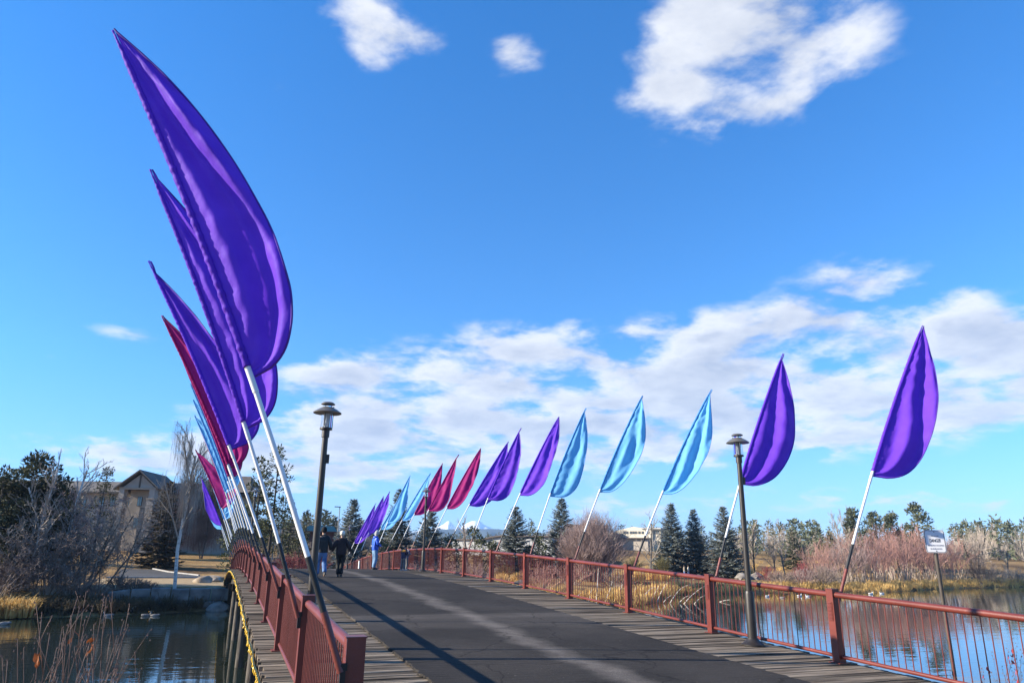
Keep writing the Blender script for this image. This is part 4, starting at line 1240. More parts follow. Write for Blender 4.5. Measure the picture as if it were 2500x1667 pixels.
# ---- rocks
ROCKS = [(790, 82, .9, 'rock_tan', 'tan boulder left of the walking man'), (690, 78, 1.2, 'rock', 'dark squared rock beyond the left railing'), (650, 80, .8, 'rock_tan', 'pale rock behind the left flag poles'), (872, 80, .45, 'rock_tan', 'small rock right of the walking woman'),
         (1235, 74, .6, 'rock_tan', 'pale rock behind the right railing below the middle spruce'), (1270, 76, .8, 'rock', 'brown rock behind the right railing'), (985, 74, .8, 'rock_tan', 'rounded rock behind the children'), (1200, 78, .5, 'rock', 'small dark rock behind the right railing'),
         (505, 70, .55, 'rock_tan', 'tan rock on the left lawn near the bridge end'), (530, 72, .6, 'rock_tan', 'flat tan rock by the bridge end'), (553, 59.5, .6, 'rock', 'grey rock at the water edge under the bridge'), (2385, 97, .35, 'rock', 'grey stone on the shore right of the danger sign'),
         (1808, 113, .9, 'rock', 'dark rock in the terrace right of the right lamp post'), (1842, 114, .9, 'rock', 'dark rock second in the terrace by the lamp post'), (1878, 115, .8, 'rock', 'dark rock third in the terrace by the lamp post'), (1600, 106, .5, 'rock_tan', 'tan rock below the tallest right spruce'), (1700, 108, .6, 'rock', 'rock below the narrow right spruce')]
for i, (u, ds, r, mt_, lab) in enumerate(ROCKS):
    p = base_at(u, inland(u, ds, 1.0))
    b = MB().blob((p.x, p.y, p.z + r * .25), (r * 1.35, r, r * .8), seed=i, sub=2, amp=.5)
    tag(b.build('boulder', M[mt_], origin=p, smooth=True), lab, 'boulder', 'boulders on the far bank')

# ---- block retaining wall on the left bank
M['block'] = material('cast stone block', (.13, .125, .12), (.34, .325, .30), rough=.95, scale=.9, detail=8, bump=.6, rnd=.12)
wl = thing('retaining_wall', 'grey cast stone block wall on the left bank under the weeping birch', 'wall', place(400, 59.6))
us = [263, 320, 369, 418, 464, 516, 560]
for i in range(6):
    a, b = at(us[i] + 1.2, 1440, 60.2), at(us[i + 1] - 1.2, 1440, 60.2)
    za, zb = .66, 1.50 + R.uniform(-.04, .05)
    m = MB(); dv = (b - a); dv.z = 0; nv_ = Vector((-dv.y, dv.x, 0)).normalized() * .7
    P4 = [Vector((a.x, a.y, 0)), Vector((b.x, b.y, 0)), Vector((b.x, b.y, 0)) + nv_, Vector((a.x, a.y, 0)) + nv_]
    if i == 0: zl = 1.30
    else: zl = zb
    top = [zl, zb, zb + .03, zl + .03]
    bm_ = [(q.x, q.y, za) for q in P4] + [(q.x, q.y, t_) for q, t_ in zip(P4, top)]
    m.v = bm_; m.f = [(0, 3, 2, 1), (4, 5, 6, 7), (0, 1, 5, 4), (1, 2, 6, 5), (2, 3, 7, 6), (3, 0, 4, 7)]
    ob = m.build('block', M['block'], wl)
    bv = ob.modifiers.new('edge', 'BEVEL'); bv.width = .05; bv.segments = 2
for i in range(4):
    a = at(380 + i * 46, 1460, 60.0)
    m = MB().box((a.x, a.y + .25, .42), (1.45, .6, .42)); ob = m.build('block', M['block'], wl); bv = ob.modifiers.new('edge', 'BEVEL'); bv.width = .05; bv.segments = 2

# ---- road, kerb and lawn on the left bank, path beyond the bridge
M['road'] = material('road asphalt', (.045, .044, .045), (.075, .073, .072), rough=.9, scale=.6, detail=8)
M['kerb'] = material('kerb concrete', (.36, .34, .31), (.5, .48, .44), rough=.9, scale=2)
M['lawn'] = material('dormant lawn', (.33, .225, .11), (.46, .33, .17), rough=.95, scale=2.5, detail=8, bump=.5)
def strip(name, mat, us_, d0, d1, dz, n=40, m=8):
    mb = MB(); rows = []
    for i in range(n + 1):
        u = lerp(us_[0], us_[1], i / n)
        a0, a1 = (d0(u) if callable(d0) else d0), (d1(u) if callable(d1) else d1)
        row = []
        for j in range(m + 1):
            q = place(u, lerp(a0, a1, j / m)); row.append((q.x, q.y, q.z + dz))
        rows.append(row)
    mb.grid(rows)
    return structure(mb.build(name, mat, smooth='all'))
strip('lawn', M['lawn'], (250, 560), 62.0, 79, .012)
strip('road', M['road'], (300, 495), lambda u: 81 + (u - 300) * .004, lambda u: 97 - max(0, u - 380) * .11, .05)
kb_ = MB(); kb_.tube([place(u, 80.6) + Vector((0, 0, .06)) for u in range(270, 521, 10)], .13, 4, twist=.785); structure(kb_.build('kerb', M['kerb']))
kb_ = MB(); kb_.tube([place(u, 97.5 - max(0, u - 380) * .11) + Vector((0, 0, .06)) for u in range(380, 500, 6)], .13, 4, twist=.785); structure(kb_.build('kerb', M['kerb']))
pa = MB(); pa.grid([[(x, y, max(ground(x, y), zd(66) - .02 if y < 69 else -9) + .03) for x in span(1.2, 10.2, .9) + [10.2]] for y in span(66.05, 84, .8)])
structure(pa.build('path', M['road'], smooth='all'))
pa = MB(); pa.grid([[(x, y, ground(x, y) + .02 if y < 3 else 2.56) for x in (1.2, 3, 5, 7, 9.6)] for y in span(-18, 4.1, 1) + [4.1]])
structure(pa.build('approach_path', M['asphalt'], smooth='all'))

# ---- buildings
M['roof'] = material('weathered shingle roof', (.115, .10, .088), (.185, .165, .145), rough=.95, scale=.8, detail=8, bump=.4, bscale=6)
M['stucco'] = material('taupe stucco', (.40, .35, .29), (.47, .41, .345), rough=.9, scale=1)
M['stone'] = material('ledge stone cladding', (.20, .17, .14), (.50, .45, .38), rough=.95, scale=1.6, detail=6, bump=.8, stretch=(1, 1, 2.4))
M['trim'] = material('brown trim', (.10, .085, .07), rough=.7)
M['trim_light'] = material('tan beam', (.38, .31, .235), rough=.8)
M['win'] = material('window glass', (.10, .17, .22), rough=.08, spec=.8)
M['cream'] = material('cream panel', (.60, .54, .42), (.68, .62, .50), rough=.85, scale=.2)
M['white_panel'] = material('pale ribbed panel', (.46, .46, .45), (.55, .55, .54), rough=.7, scale=.3)
M['dark_roof'] = material('brown metal roof edge', (.13, .10, .085), rough=.6)
M['green_roof'] = material('green metal roof', (.05, .135, .085), (.075, .17, .11), rough=.5, scale=.4)
M['brick'] = material('dark red siding', (.16, .06, .05), (.21, .085, .07), rough=.9, scale=.6)
class Bld:
    "a building facing the camera; coordinates are given as photograph columns and rows on its front plane"
    def __init__(s, name, label, u0, dist, cat='building', turn=0.0):
        s.u0, s.d = u0, dist
        d = ray(u0, 1345); s.th = atan2(d.x, d.y)
        p = place(u0, dist); s.z0 = p.z
        s.root = local_thing(name, label, cat, p, -s.th - turn)
        s.k = 1 / cos(turn)
    def x(s, u):
        d = ray(u, 1345); return s.d * tan(atan2(d.x, d.y) - s.th) * s.k
    def z(s, v, u=None):
        return at(u or s.u0, v, s.d).z - s.z0
    def box(s, nm, mat, u0, u1, v0, v1, y0, y1, parent=None):
        x0, x1, za, zb = s.x(u0), s.x(u1), s.z(v1), s.z(v0)
        return MB().box(((x0 + x1) / 2, (y0 + y1) / 2, (za + zb) / 2), (abs(x1 - x0), y1 - y0, zb - za)).build(nm, mat, parent or s.root)
    def window(s, u0, u1, v0, v1, y):
        w = s.box('window', M['trim'], u0 - 1.2, u1 + 1.2, v0 - 1.2, v1 + 1.2, y - .06, y + .05)
        s.box('pane', M['win'], u0, u1, v0, v1, y - .085, y - .065, w)
        s.box('mullion', M['trim'], (u0 + u1) / 2 - .4, (u0 + u1) / 2 + .4, v0, v1, y - .11, y - .087, w)
    def prism(s, nm, mat, pts, y0, y1, parent=None):
        "pts (u, v) outline on the front, extruded back"
        m = MB(); n = len(pts)
        P2 = [(s.x(u), s.z(v)) for u, v in pts]
        m.v = [(x, y0, z) for x, z in P2] + [(x, y1, z) for x, z in P2]
        m.f = [tuple(range(n)), tuple(range(2 * n - 1, n - 1, -1))] + [(i, i + n, (i + 1) % n + n, (i + 1) % n) for i in range(n)]
        return m.build(nm, mat, parent or s.root)
    def roof(s, nm, mat, u0, u1, vr, ve, y0, yr, y1, hip=0):
        m = MB(); x0, x1, zr, ze = s.x(u0), s.x(u1), s.z(vr), s.z(ve)
        h = hip
        m.v = [(x0, y0, ze), (x1, y0, ze), (x1 - h, yr, zr), (x0 + h, yr, zr), (x0, y1, ze), (x1, y1, ze)]
        m.f = [(0, 1, 2, 3), (3, 2, 5, 4), (0, 3, 4), (1, 5, 2), (0, 4, 5, 1)]
        return m.build(nm, mat, s.root)
lg = Bld('lodge', 'brown shingled lodge with a stone pillared gable portico behind the left trees', 305, 128, turn=.42)
lg.box('wall', M['stucco'], -160, 520, 1192, 1352, 6.0, 18)
lg.roof('roof', M['roof'], -200, 545, 1160, 1196, 5.0, 11.5, 19)
lg.roof('upper_roof', M['roof'], 418, 560, 1142, 1190, 4.4, 9, 16, hip=1.5)
lg.box('roof_box', M['roof'], 238, 280, 1151, 1166, 9, 12)
lg.box('eave', M['trim'], -198, 543, 1194, 1199, 4.9, 5.6)
# portico
lg.prism('gable', M['stucco'], [(262, 1189), (349, 1189), (306, 1153)], 1.2, 6.5)
g_ = lg.prism('portico_roof', M['roof'], [(246, 1194), (306, 1147), (358, 1190), (358, 1186), (306, 1143), (246, 1190)], .4, 11)
lg.box('entablature', M['trim_light'], 258, 351, 1187, 1192, .9, 1.9)
lg.box('king_post', M['trim'], 305, 308, 1155, 1187, 1.05, 1.25)
lg.box('portico_wall', M['stucco'], 272, 336, 1192, 1345, 3.2, 6.2)
for a, b in ((258, 273), (334, 350)):
    c = lg.box('pillar', M['stucco'], a + 1, b - 1, 1192, 1216, .9, 2.2)
    lg.box('stone_base', M['stone'], a - 1.5, b + .5, 1216, 1350, .7, 2.4, c)
    lg.box('cap_band', M['trim_light'], a - 2, b + 1, 1213, 1216.5, .6, 2.5, c)
lg.box('stone_pier', M['stone'], 306, 318, 1235, 1350, 2.6, 3.4)
for a, b, v0, v1, y in ((294, 304, 1209, 1230, 3.18), (319, 332, 1209, 1232, 3.18), (364, 379, 1208, 1230, 5.98), (392, 402, 1210, 1230, 5.98), (228, 240, 1210, 1230, 5.98), (200, 212, 1210, 1230, 5.98), (170, 182, 1210, 1230, 5.98), (250, 258, 1210, 1230, 5.98), (364, 379, 1255, 1280, 5.98), (292, 304, 1262, 1285, 3.18), (440, 452, 1210, 1230, 5.98), (120, 132, 1210, 1230, 5.98), (60, 72, 1210, 1230, 5.98)):
    lg.window(a, b, v0, v1, y)
wh = Bld('warehouse', 'low pale warehouse with a curved brown roof behind the right railing', 1220, 150, turn=.38)
wh.prism('wall', M['white_panel'], [(1170, 1356), (1170, 1324), (1182, 1317), (1200, 1312.5), (1222, 1309.5), (1345, 1310), (1345, 1356)], 0, 14)
wh.prism('roof', M['dark_roof'], [(1168, 1325), (1181, 1317.5), (1199, 1312.5), (1222, 1309), (1347, 1309.5), (1347, 1306.5), (1222, 1306), (1199, 1309.5), (1181, 1314.5), (1168, 1322)], -.5, 14.5)
wh.box('low_wing', M['white_panel'], 1085, 1168.5, 1318, 1356, 3, 12)
wh.box('low_wing_roof', M['dark_roof'], 1083, 1169, 1315.5, 1318, 2.6, 12.4)
wh.window(1210, 1215.5, 1323.5, 1330.5, -.02)
for i in range(22):
    u = 1176 + i * 7.6
    if abs(u - 1213) > 6: wh.box('panel_rib', M['white_panel'], u, u + .9, 1320 if u > 1185 else 1326, 1354, -.05, 0)
for u in (1208, 1320): wh.box('roof_vent', M['white_panel'], u, u + 9, 1304, 1306.2, 5, 6.5)
ch = Bld('cream_hall', 'cream hillside building with a row of small windows right of the round bush', 1560, 215, turn=.30)
ch.prism('wall', M['cream'], [(1502, 1345), (1502, 1296), (1548, 1285), (1594, 1293), (1594, 1345)], 0, 18)
ch.box('side_wall', M['cream'], 1594.2, 1613, 1291, 1345, .6, 16)
ch.box('side_roof', M['white_panel'], 1568, 1616, 1287.5, 1291, -.4, 17)
ch.box('low_wing', M['cream'], 1493, 1520, 1302, 1345, -6, -.05)
ch.box('canopy', M['dark_roof'], 1516, 1592, 1312.5, 1315, -4, -.02)
ch.box('lower_wall', M['stucco'], 1518, 1590, 1316, 1345, -3, -.04)
for u in (1524, 1531, 1540, 1546.5, 1553, 1561, 1569, 1583): ch.window(u, u + 3.2, 1297.5, 1301.5, -.02)
for u in (1599, 1605): ch.window(u, u + 3, 1296.5, 1301.5, .58)
ho = Bld('hilltop_block', 'long dark roofed block on the hill behind the round bush', 1440, 260)
ho.box('wall', M['trim'], 1400, 1484, 1285, 1330, 0, 10); ho.box('roof', M['dark_roof'], 1398, 1486, 1281, 1285, -.5, 10.5)
for i in range(8): ho.window(1405 + i * 9.6, 1410 + i * 9.6, 1289, 1293, -.02)
gr = Bld('pavilion', 'building with a green metal roof behind the walking couple', 772, 128)
gr.box('wall', M['brick'], 752, 812, 1298, 1350, .8, 8)
gr.roof('roof', M['green_roof'], 738, 820, 1281, 1296, 0, 4.5, 9, hip=.6)
gr.box('fascia', M['brick'], 739, 819, 1296, 1299, .02, .3)
for u in (762, 784): gr.window(u, u + 7, 1302, 1312, .78)
# ================================================================== people
M['skin'] = material('skin', (.50, .30, .21), (.56, .35, .25), rough=.55, scale=8)
M['jacket_black'] = material('black jacket', (.012, .012, .013), (.028, .027, .028), rough=.7, scale=5, bump=.5, bscale=9)
M['coat_brown'] = material('dark brown coat', (.022, .013, .014), (.045, .028, .028), rough=.8, scale=5, bump=.5, bscale=9)
M['denim'] = material('blue denim', (.07, .15, .34), (.17, .29, .52), rough=.85, scale=7, detail=6, bump=.4, bscale=14)
M['denim_pale'] = material('pale denim', (.10, .20, .36), (.20, .34, .52), rough=.85, scale=7, detail=6, bump=.4, bscale=14)
M['trousers_black'] = material('black trousers', (.010, .010, .011), (.022, .021, .022), rough=.8, scale=5)
M['trousers_grey'] = material('grey trousers', (.12, .12, .13), (.20, .20, .21), rough=.85, scale=7)
M['puffer'] = material('bright blue padded jacket', (.012, .075, .52), (.022, .11, .66), rough=.45, scale=4)
M['navy'] = material('navy jacket', (.014, .018, .055), (.030, .035, .085), rough=.7, scale=6)
M['orange'] = material('orange yoke', (.60, .26, .04), rough=.7)
M['lilac'] = material('grey lilac hoodie', (.14, .14, .19), (.20, .20, .26), rough=.8, scale=6)
M['hair_white'] = material('white hair', (.72, .66, .54), (.86, .82, .72), rough=.7, scale=20, bump=.6, bscale=40)
M['hair_dark'] = material('dark brown hair', (.018, .011, .008), (.05, .03, .02), rough=.6, scale=20, bump=.6, bscale=40)
M['hat_black'] = material('black knit hat', (.008, .008, .009), (.018, .018, .018), rough=.95, scale=30)
M['hat_grey'] = material('pale grey knit hat', (.40, .40, .40), (.52, .52, .51), rough=.95, scale=30, bump=.4, bscale=60)
M['shoe'] = material('dark shoe', (.03, .028, .026), rough=.6)
M['shoe_white'] = material('white trainer', (.6, .6, .6), rough=.6)
M['sole'] = material('grey sole', (.16, .15, .14), rough=.8)

def skin_mesh(name, nodes, edges, mat, parent, sub=2, root=None):
    "grow a continuous surface round a skeleton of joints"
    keys = list(nodes)
    me = bpy.data.meshes.new(name)
    me.from_pydata([nodes[k][0] for k in keys], [(keys.index(a), keys.index(b)) for a, b in edges], [])
    ob = bpy.data.objects.new(name, me)
    COL.objects.link(ob)
    sk = ob.modifiers.new('skin', 'SKIN'); sk.use_smooth_shade = True
    for i, k in enumerate(keys):
        r = nodes[k][1]
        v = me.skin_vertices[0].data[i]
        v.radius = r if hasattr(r, '__len__') else (r, r)
        v.use_root = (k == (root or keys[0]))
    ss = ob.modifiers.new('sub', 'SUBSURF'); ss.levels = sub; ss.render_levels = sub
    dg_ = bpy.context.evaluated_depsgraph_get()
    me2 = bpy.data.meshes.new_from_object(ob.evaluated_get(dg_))
    ob.modifiers.clear(); ob.data = me2; bpy.data.meshes.remove(me)
    me2.name = name
    me2.materials.clear(); me2.materials.append(mat)
    me2.polygons.foreach_set('use_smooth', [True] * len(me2.polygons))
    ob.parent = parent
    WL[ob.name] = Vector((0, 0, 0))
    return ob

def person(label, loc, heading, H, pose, top, legs, shoes, head, top_kind='jacket', group='people on the bridge', coat_len=.80, arm_bulk=1.0, bulk=1.0):
    """heading: 0 faces +Y, turning clockwise.  pose gives elbow, wrist, knee, ankle offsets for left and right, at 1.76 m scale"""
    t = local_thing('person', label, 'person', loc, -heading, group)
    k = H / 1.76
    t.scale = (k, k, k)
    P_ = dict(elL=(-.24, -.03, 1.16), wrL=(-.25, .04, .93), elR=(.24, -.03, 1.16), wrR=(.25, .04, .93), knL=(-.10, .03, .50), anL=(-.10, -.02, .085), knR=(.10, .03, .50), anR=(.10, -.02, .085), headx=0, heady=0, lean=0)
    P_.update(pose)
    hx, hy, ln = P_['headx'], P_['heady'], P_['lean']
    nodes = {'pelvis': ((0, 0, .95), (.135 * bulk, .105 * bulk)), 'waist': ((0, ln * .3, 1.12), (.125 * bulk, .10 * bulk)), 'chest': ((0, ln * .7, 1.31), (.155 * bulk, .115 * bulk)), 'neck0': ((0, ln, 1.46), (.075, .07)), 'neck1': ((hx * .3, ln + .01 + hy * .3, 1.525), .052),
             'jaw': ((hx * .8, ln + .03 + hy * .8, 1.585), (.062, .072)), 'skull': ((hx, ln + .015 + hy, 1.665), (.074, .090)), 'crown': ((hx, ln + .005 + hy, 1.735), (.045, .055))}
    edges = [('pelvis', 'waist'), ('waist', 'chest'), ('chest', 'neck0'), ('neck0', 'neck1'), ('neck1', 'jaw'), ('jaw', 'skull'), ('skull', 'crown')]
    for s, sx in (('L', -1), ('R', 1)):
        sh = (sx * .17, ln * .85, 1.415)
        el_, wr, kn, an = (P_[q + s] for q in ('el', 'wr', 'kn', 'an'))
        nodes.update({'sh' + s: (sh, .062), 'el' + s: (el_, .043), 'wr' + s: (wr, (.030, .026)), 'hip' + s: ((sx * .085, 0, .90), .092), 'kn' + s: (kn, .058), 'an' + s: (an, .042), 'toe' + s: ((an[0] + sx * .015, an[1] + .15, .035), (.042, .03))})
        edges += [('chest', 'sh' + s), ('sh' + s, 'el' + s), ('el' + s, 'wr' + s), ('pelvis', 'hip' + s), ('hip' + s, 'kn' + s), ('kn' + s, 'an' + s), ('an' + s, 'toe' + s)]
        # hand: palm, four fingers of unequal length, thumb from its side
        d = (Vector(wr) - Vector(el_)).normalized()
        pm = Vector(wr) + d * .075
        nodes['pm' + s] = (tuple(pm), (.036, .018)); edges.append(('wr' + s, 'pm' + s))
        fw = Vector((0, 1, 0)); fw = (fw - d * fw.dot(d)).normalized()
        cu = d.cross(fw).normalized() * -sx
        for i, (o_, l_) in enumerate(((.028, .070), (.010, .082), (-.009, .076), (-.027, .058))):
            a = pm + fw * o_ + d * .02; b = a + d * l_ * .55 + cu * .006; c = b + d * l_ * .40 + cu * .022
            for nm, q, r in (('fa', a, .0095), ('fb', b, .0088), ('fc', c, .0075)): nodes['%s%d%s' % (nm, i, s)] = (tuple(q), r)
            edges += [('pm' + s, 'fa%d%s' % (i, s)), ('fa%d%s' % (i, s), 'fb%d%s' % (i, s)), ('fb%d%s' % (i, s), 'fc%d%s' % (i, s))]
        a = pm - d * .03 + fw * .040; b = a + d * .045 + fw * .018 + cu * .012
        nodes['ta' + s] = (tuple(a), .011); nodes['tb' + s] = (tuple(b), .009)
        edges += [('pm' + s, 'ta' + s), ('ta' + s, 'tb' + s)]
    skin_mesh('body', nodes, edges, M['skin'], t, 2, 'pelvis')
    # face
    f = MB()
    hc = Vector((hx, ln + .015 + hy, 1.66))
    f.blob(tuple(hc + Vector((0, .098, -.015))), (.014, .020, .024), sub=1, amp=.05)
    for sx in (-1, 1): f.blob(tuple(hc + Vector((sx * .078, -.005, -.01))), (.012, .022, .034), sub=1, amp=.05)
    f.build('nose_and_ears', M['skin'], t, smooth='all')
    e = MB()
    for sx in (-1, 1): e.blob(tuple(hc + Vector((sx * .030, .084, .012))), (.011, .008, .008), sub=1, amp=0)
    e.build('eyes', M['hair_dark'], t, smooth='all')
    MB().blob(tuple(hc + Vector((0, .082, -.058))), (.024, .010, .007), sub=1, amp=0).build('mouth', M['maroon_d'], t, smooth='all')
    # trousers
    n2 = {'pelvis': ((0, 0, .96), (.150 * bulk, .125 * bulk)), 'crotch': ((0, 0, .88), (.14, .115))}
    e2 = [('pelvis', 'crotch')]
    for s, sx in (('L', -1), ('R', 1)):
        kn, an = Vector(P_['kn' + s]), Vector(P_['an' + s])
        n2['hip' + s] = ((sx * .095, 0, .80), .110); n2['kn' + s] = (tuple(kn), .094); n2['cf' + s] = (tuple(kn.lerp(an, .55)), .090); n2['an' + s] = (tuple(an + Vector((0, 0, -.01))), .088)
        e2 += [('crotch', 'hip' + s), ('hip' + s, 'kn' + s), ('kn' + s, 'cf' + s), ('cf' + s, 'an' + s)]
    skin_mesh('trousers', n2, e2, legs, t, 2, 'pelvis')
    for s, sx in (('L', -1), ('R', 1)):
        an = Vector(P_['an' + s])
        up = max(0, an.z - .085)
        b = MB().blob((an.x + sx * .01, an.y + .055, an.z - .045), (.052, .145, .058), seed=3, sub=2, amp=.08, flat=-.035)
        sh_ = b.build('shoe', shoes, t, smooth='all')
        MB().blob((an.x + sx * .01, an.y + .055, an.z - .072), (.054, .148, .022), seed=3, sub=2, amp=.02, flat=-.012).build('sole', M['sole'], sh_, smooth='all')
    # top
    n3 = {'hem': ((0, 0, coat_len), (.175 * bulk, .150 * bulk)), 'w': ((0, ln * .3, 1.08), (.170 * bulk, .145 * bulk)), 'c': ((0, ln * .7, 1.31), (.190 * bulk, .150 * bulk)), 'n': ((0, ln, 1.445), (.115, .10)), 'col': ((0, ln, 1.515), (.080, .078))}
    e3 = [('hem', 'w'), ('w', 'c'), ('c', 'n'), ('n', 'col')]
    for s, sx in (('L', -1), ('R', 1)):
        el_, wr = Vector(P_['el' + s]), Vector(P_['wr' + s])
        n3['sh' + s] = ((sx * .175, ln * .85, 1.405), .088 * arm_bulk); n3['el' + s] = (tuple(el_), .068 * arm_bulk); n3['wr' + s] = (tuple(wr - (wr - el_).normalized() * .01), .055 * arm_bulk)
        e3 += [('c', 'sh' + s), ('sh' + s, 'el' + s), ('el' + s, 'wr' + s)]
    jk = skin_mesh(top_kind, n3, e3, top, t, 2, 'w')
    if head == 'hat_black' or head == 'hat_grey':
        m = MB().lathe([(.100, -.015), (.104, .03), (.100, .075), (.080, .115), (.045, .138), (.004, .146)], 18, tuple(hc + Vector((0, -.002, .005))))
        hat = m.build('knit_hat', M[head], t, smooth='all')
        MB().lathe([(.105, -.035), (.110, -.03), (.110, .012), (.104, .016)], 18, tuple(hc + Vector((0, -.002, .005)))).build('hat_cuff', M[head], hat, smooth='all')
        if head == 'hat_grey': MB().blob(tuple(hc + Vector((0, 0, .16))), .03, sub=1).build('pompom', M[head], hat, smooth='all')
        MB().blob(tuple(hc + Vector((0, -.035, -.035))), (.078, .062, .06), seed=2, sub=2, amp=.15).build('hair', M['hair_dark' if head == 'hat_black' else 'hair_white'], t, smooth='all')
    else:
        MB().blob(tuple(hc + Vector((0, -.022, .022))), (.105, .108, .108), seed=5, sub=3, amp=.16, fr=2.2).build('hair', M[head], t, smooth='all')
    return t, jk

def on_deck(x, y): return Vector((x, y, zd(y) + (.046 if 2.85 < x < 7.85 else 0)))
person('man in a black jacket, black knit hat and blue jeans walking away', on_deck(3.66, 28.46), -.05, 1.77,
       dict(knL=(-.10, .16, .50), anL=(-.11, .12, .09), knR=(.10, .02, .50), anR=(.11, -.20, .17), elL=(-.27, -.06, 1.17), wrL=(-.29, .03, .95), elR=(.27, -.05, 1.17), wrR=(.31, .02, .95)),
       M['jacket_black'], M['denim'], M['shoe'], 'hat_black', bulk=1.26, arm_bulk=1.22, coat_len=.86)
person('woman with white hair in a dark brown coat walking beside the man', on_deck(4.36, 28.5), .05, 1.66,
       dict(knL=(-.07, .10, .50), anL=(-.05, .00, .09), knR=(.07, .04, .50), anR=(.05, -.06, .10), elL=(-.30, -.05, 1.17), wrL=(-.37, .03, .96), elR=(.30, -.05, 1.17), wrR=(.37, .03, .96)),
       M['coat_brown'], M['trousers_black'], M['shoe'], 'hair_white', top_kind='coat', bulk=1.30, arm_bulk=1.28, coat_len=.82)
bp_, jk_ = person('person in a bright blue padded jacket and grey knit hat standing sideways', on_deck(7.42, 37.4), 1.35, 1.84,
       dict(elL=(-.23, .02, 1.17), wrL=(-.12, .24, 1.10), elR=(.23, .02, 1.17), wrR=(.10, .25, 1.08), knL=(-.10, .04, .50), anL=(-.11, .02, .085), knR=(.10, .02, .50), anR=(.12, -.08, .085), heady=.02),
       M['puffer'], M['denim_pale'], M['shoe'], 'hat_grey', top_kind='padded_jacket', bulk=1.12, arm_bulk=1.2, coat_len=.88)
def puff(jk, zs=.075, amp=.012):
    for v in jk.data.vertices:
        r = hypot(v.co.x, v.co.y)
        f = abs(sin(v.co.z / zs * pi)) ** .6
        v.co.x += v.co.x / max(r, .01) * amp * (f - .5) * 2; v.co.y += v.co.y / max(r, .01) * amp * (f - .5) * 2
ss_ = jk_.modifiers.new('fine', 'SUBSURF'); ss_.levels = 1; ss_.render_levels = 1
_dg = bpy.context.evaluated_depsgraph_get(); _me = bpy.data.meshes.new_from_object(jk_.evaluated_get(_dg)); jk_.modifiers.clear(); jk_.data = _me
puff(jk_)
MB().lathe([(.115, 1.44), (.125, 1.48), (.12, 1.53), (.095, 1.56)], 18, (0, -.015, 0)).build('hood_collar', M['puffer'], bp_, smooth='all')
c1, j1 = person('child in a navy jacket with an orange yoke leaning at the right railing', on_deck(9.02, 37.9), .95, 1.27,
       dict(elL=(-.24, .06, 1.15), wrL=(-.16, .24, 1.12), elR=(.24, .06, 1.15), wrR=(.16, .24, 1.12), lean=.10, heady=.06, headx=.02, knL=(-.11, .0, .5), anL=(-.13, -.04, .085), knR=(.11, .02, .5), anR=(.12, .0, .085)),
       M['navy'], M['trousers_grey'], M['shoe_white'], 'hair_dark', bulk=1.25, arm_bulk=1.3, coat_len=.78)
MB().blob((0, .05, 1.345), (.27, .205, .125), seed=4, sub=2, amp=.08).build('orange_yoke', M['orange'], c1, smooth='all')
person('child in a grey hoodie and grey trousers beside the orange and navy jacket', on_deck(9.28, 38.35), 1.15, 1.22,
       dict(elL=(-.22, .10, 1.15), wrL=(-.12, .28, 1.18), elR=(.22, .10, 1.15), wrR=(.12, .28, 1.18), lean=.12, heady=.06),
       M['lilac'], M['trousers_grey'], M['shoe_white'], 'hair_dark', top_kind='hoodie', bulk=1.1, arm_bulk=1.2, coat_len=.84)
for u, dist, tm, lab in ((1668, 112, 'orange', 'tiny far walker in a tan top below the spruces, left of the pair'), (1678, 112.5, 'cream', 'tiny far walker in a pale top below the spruces, right of the pair')):
    p = place(u, dist)
    person(lab, p, 2.0, 1.7, {}, M[tm] if tm != 'orange' else M['trim_light'], M['denim'], M['shoe'], 'hair_dark', group='far walkers on the right bank')

# ================================================================== danger sign
M['sign'] = material('sign face', (.72, .72, .74), (.78, .78, .80), rough=.45, scale=3)
M['sign_ink'] = material('black sign ink', (.010, .012, .016), rough=.6)
M['sign_ink2'] = material('faded sign ink', (.13, .14, .19), rough=.6)
M['sign_post'] = material('brown sign post', (.055, .043, .033), (.09, .072, .056), rough=.6, scale=6)
sd = 17.0
c0 = at(2283, 1321, sd)
rzs = -atan2(c0.x, c0.y) + .30
zg = ground(c0.x, c0.y)
sg0 = local_thing('danger_sign', 'white DANGER sign on a brown post behind the right railing', 'sign', (c0.x, c0.y, zg), rzs)
zc = c0.z - zg
MB().tube([(0.02, 0.045, -.3), (0.0, .045, zc * .5), (-.01, .045, zc + .19)], .036, 14).build('post', M['sign_post'], sg0, smooth=True)
w_, h_ = .37, .44
def rrect(w, h, r, n=6):
    pts = []
    for cx, cy, a0 in ((w / 2 - r, h / 2 - r, 0), (-w / 2 + r, h / 2 - r, 90), (-w / 2 + r, -h / 2 + r, 180), (w / 2 - r, -h / 2 + r, 270)):
        for i in range(n + 1):
            a = radians(a0 + 90 * i / n); pts.append((cx + r * cos(a), cy + r * sin(a)))
    return pts
def plate(pts, y0, y1, name, mat, parent, z0):
    m = MB(); n = len(pts)
    m.v = [(x, y0, z + z0) for x, z in pts] + [(x, y1, z + z0) for x, z in pts]
    m.f = [tuple(range(n)), tuple(range(2 * n - 1, n - 1, -1))] + [(i, i + n, (i + 1) % n + n, (i + 1) % n) for i in range(n)]
    return m.build(name, mat, parent)
pl = plate(rrect(w_, h_, .05), -.003, .003, 'plate', M['sign'], sg0, zc)
o1, i1 = rrect(w_ - .012, h_ - .012, .045), rrect(w_ - .030, h_ - .030, .038)
bd = MB(); n = len(o1)
bd.v = [(x, -.0045, z + zc) for x, z in o1] + [(x, -.0045, z + zc) for x, z in i1]
bd.f = [(i, (i + 1) % n, (i + 1) % n + n, i + n) for i in range(n)]
bd.build('border_line', M['sign_ink'], pl)
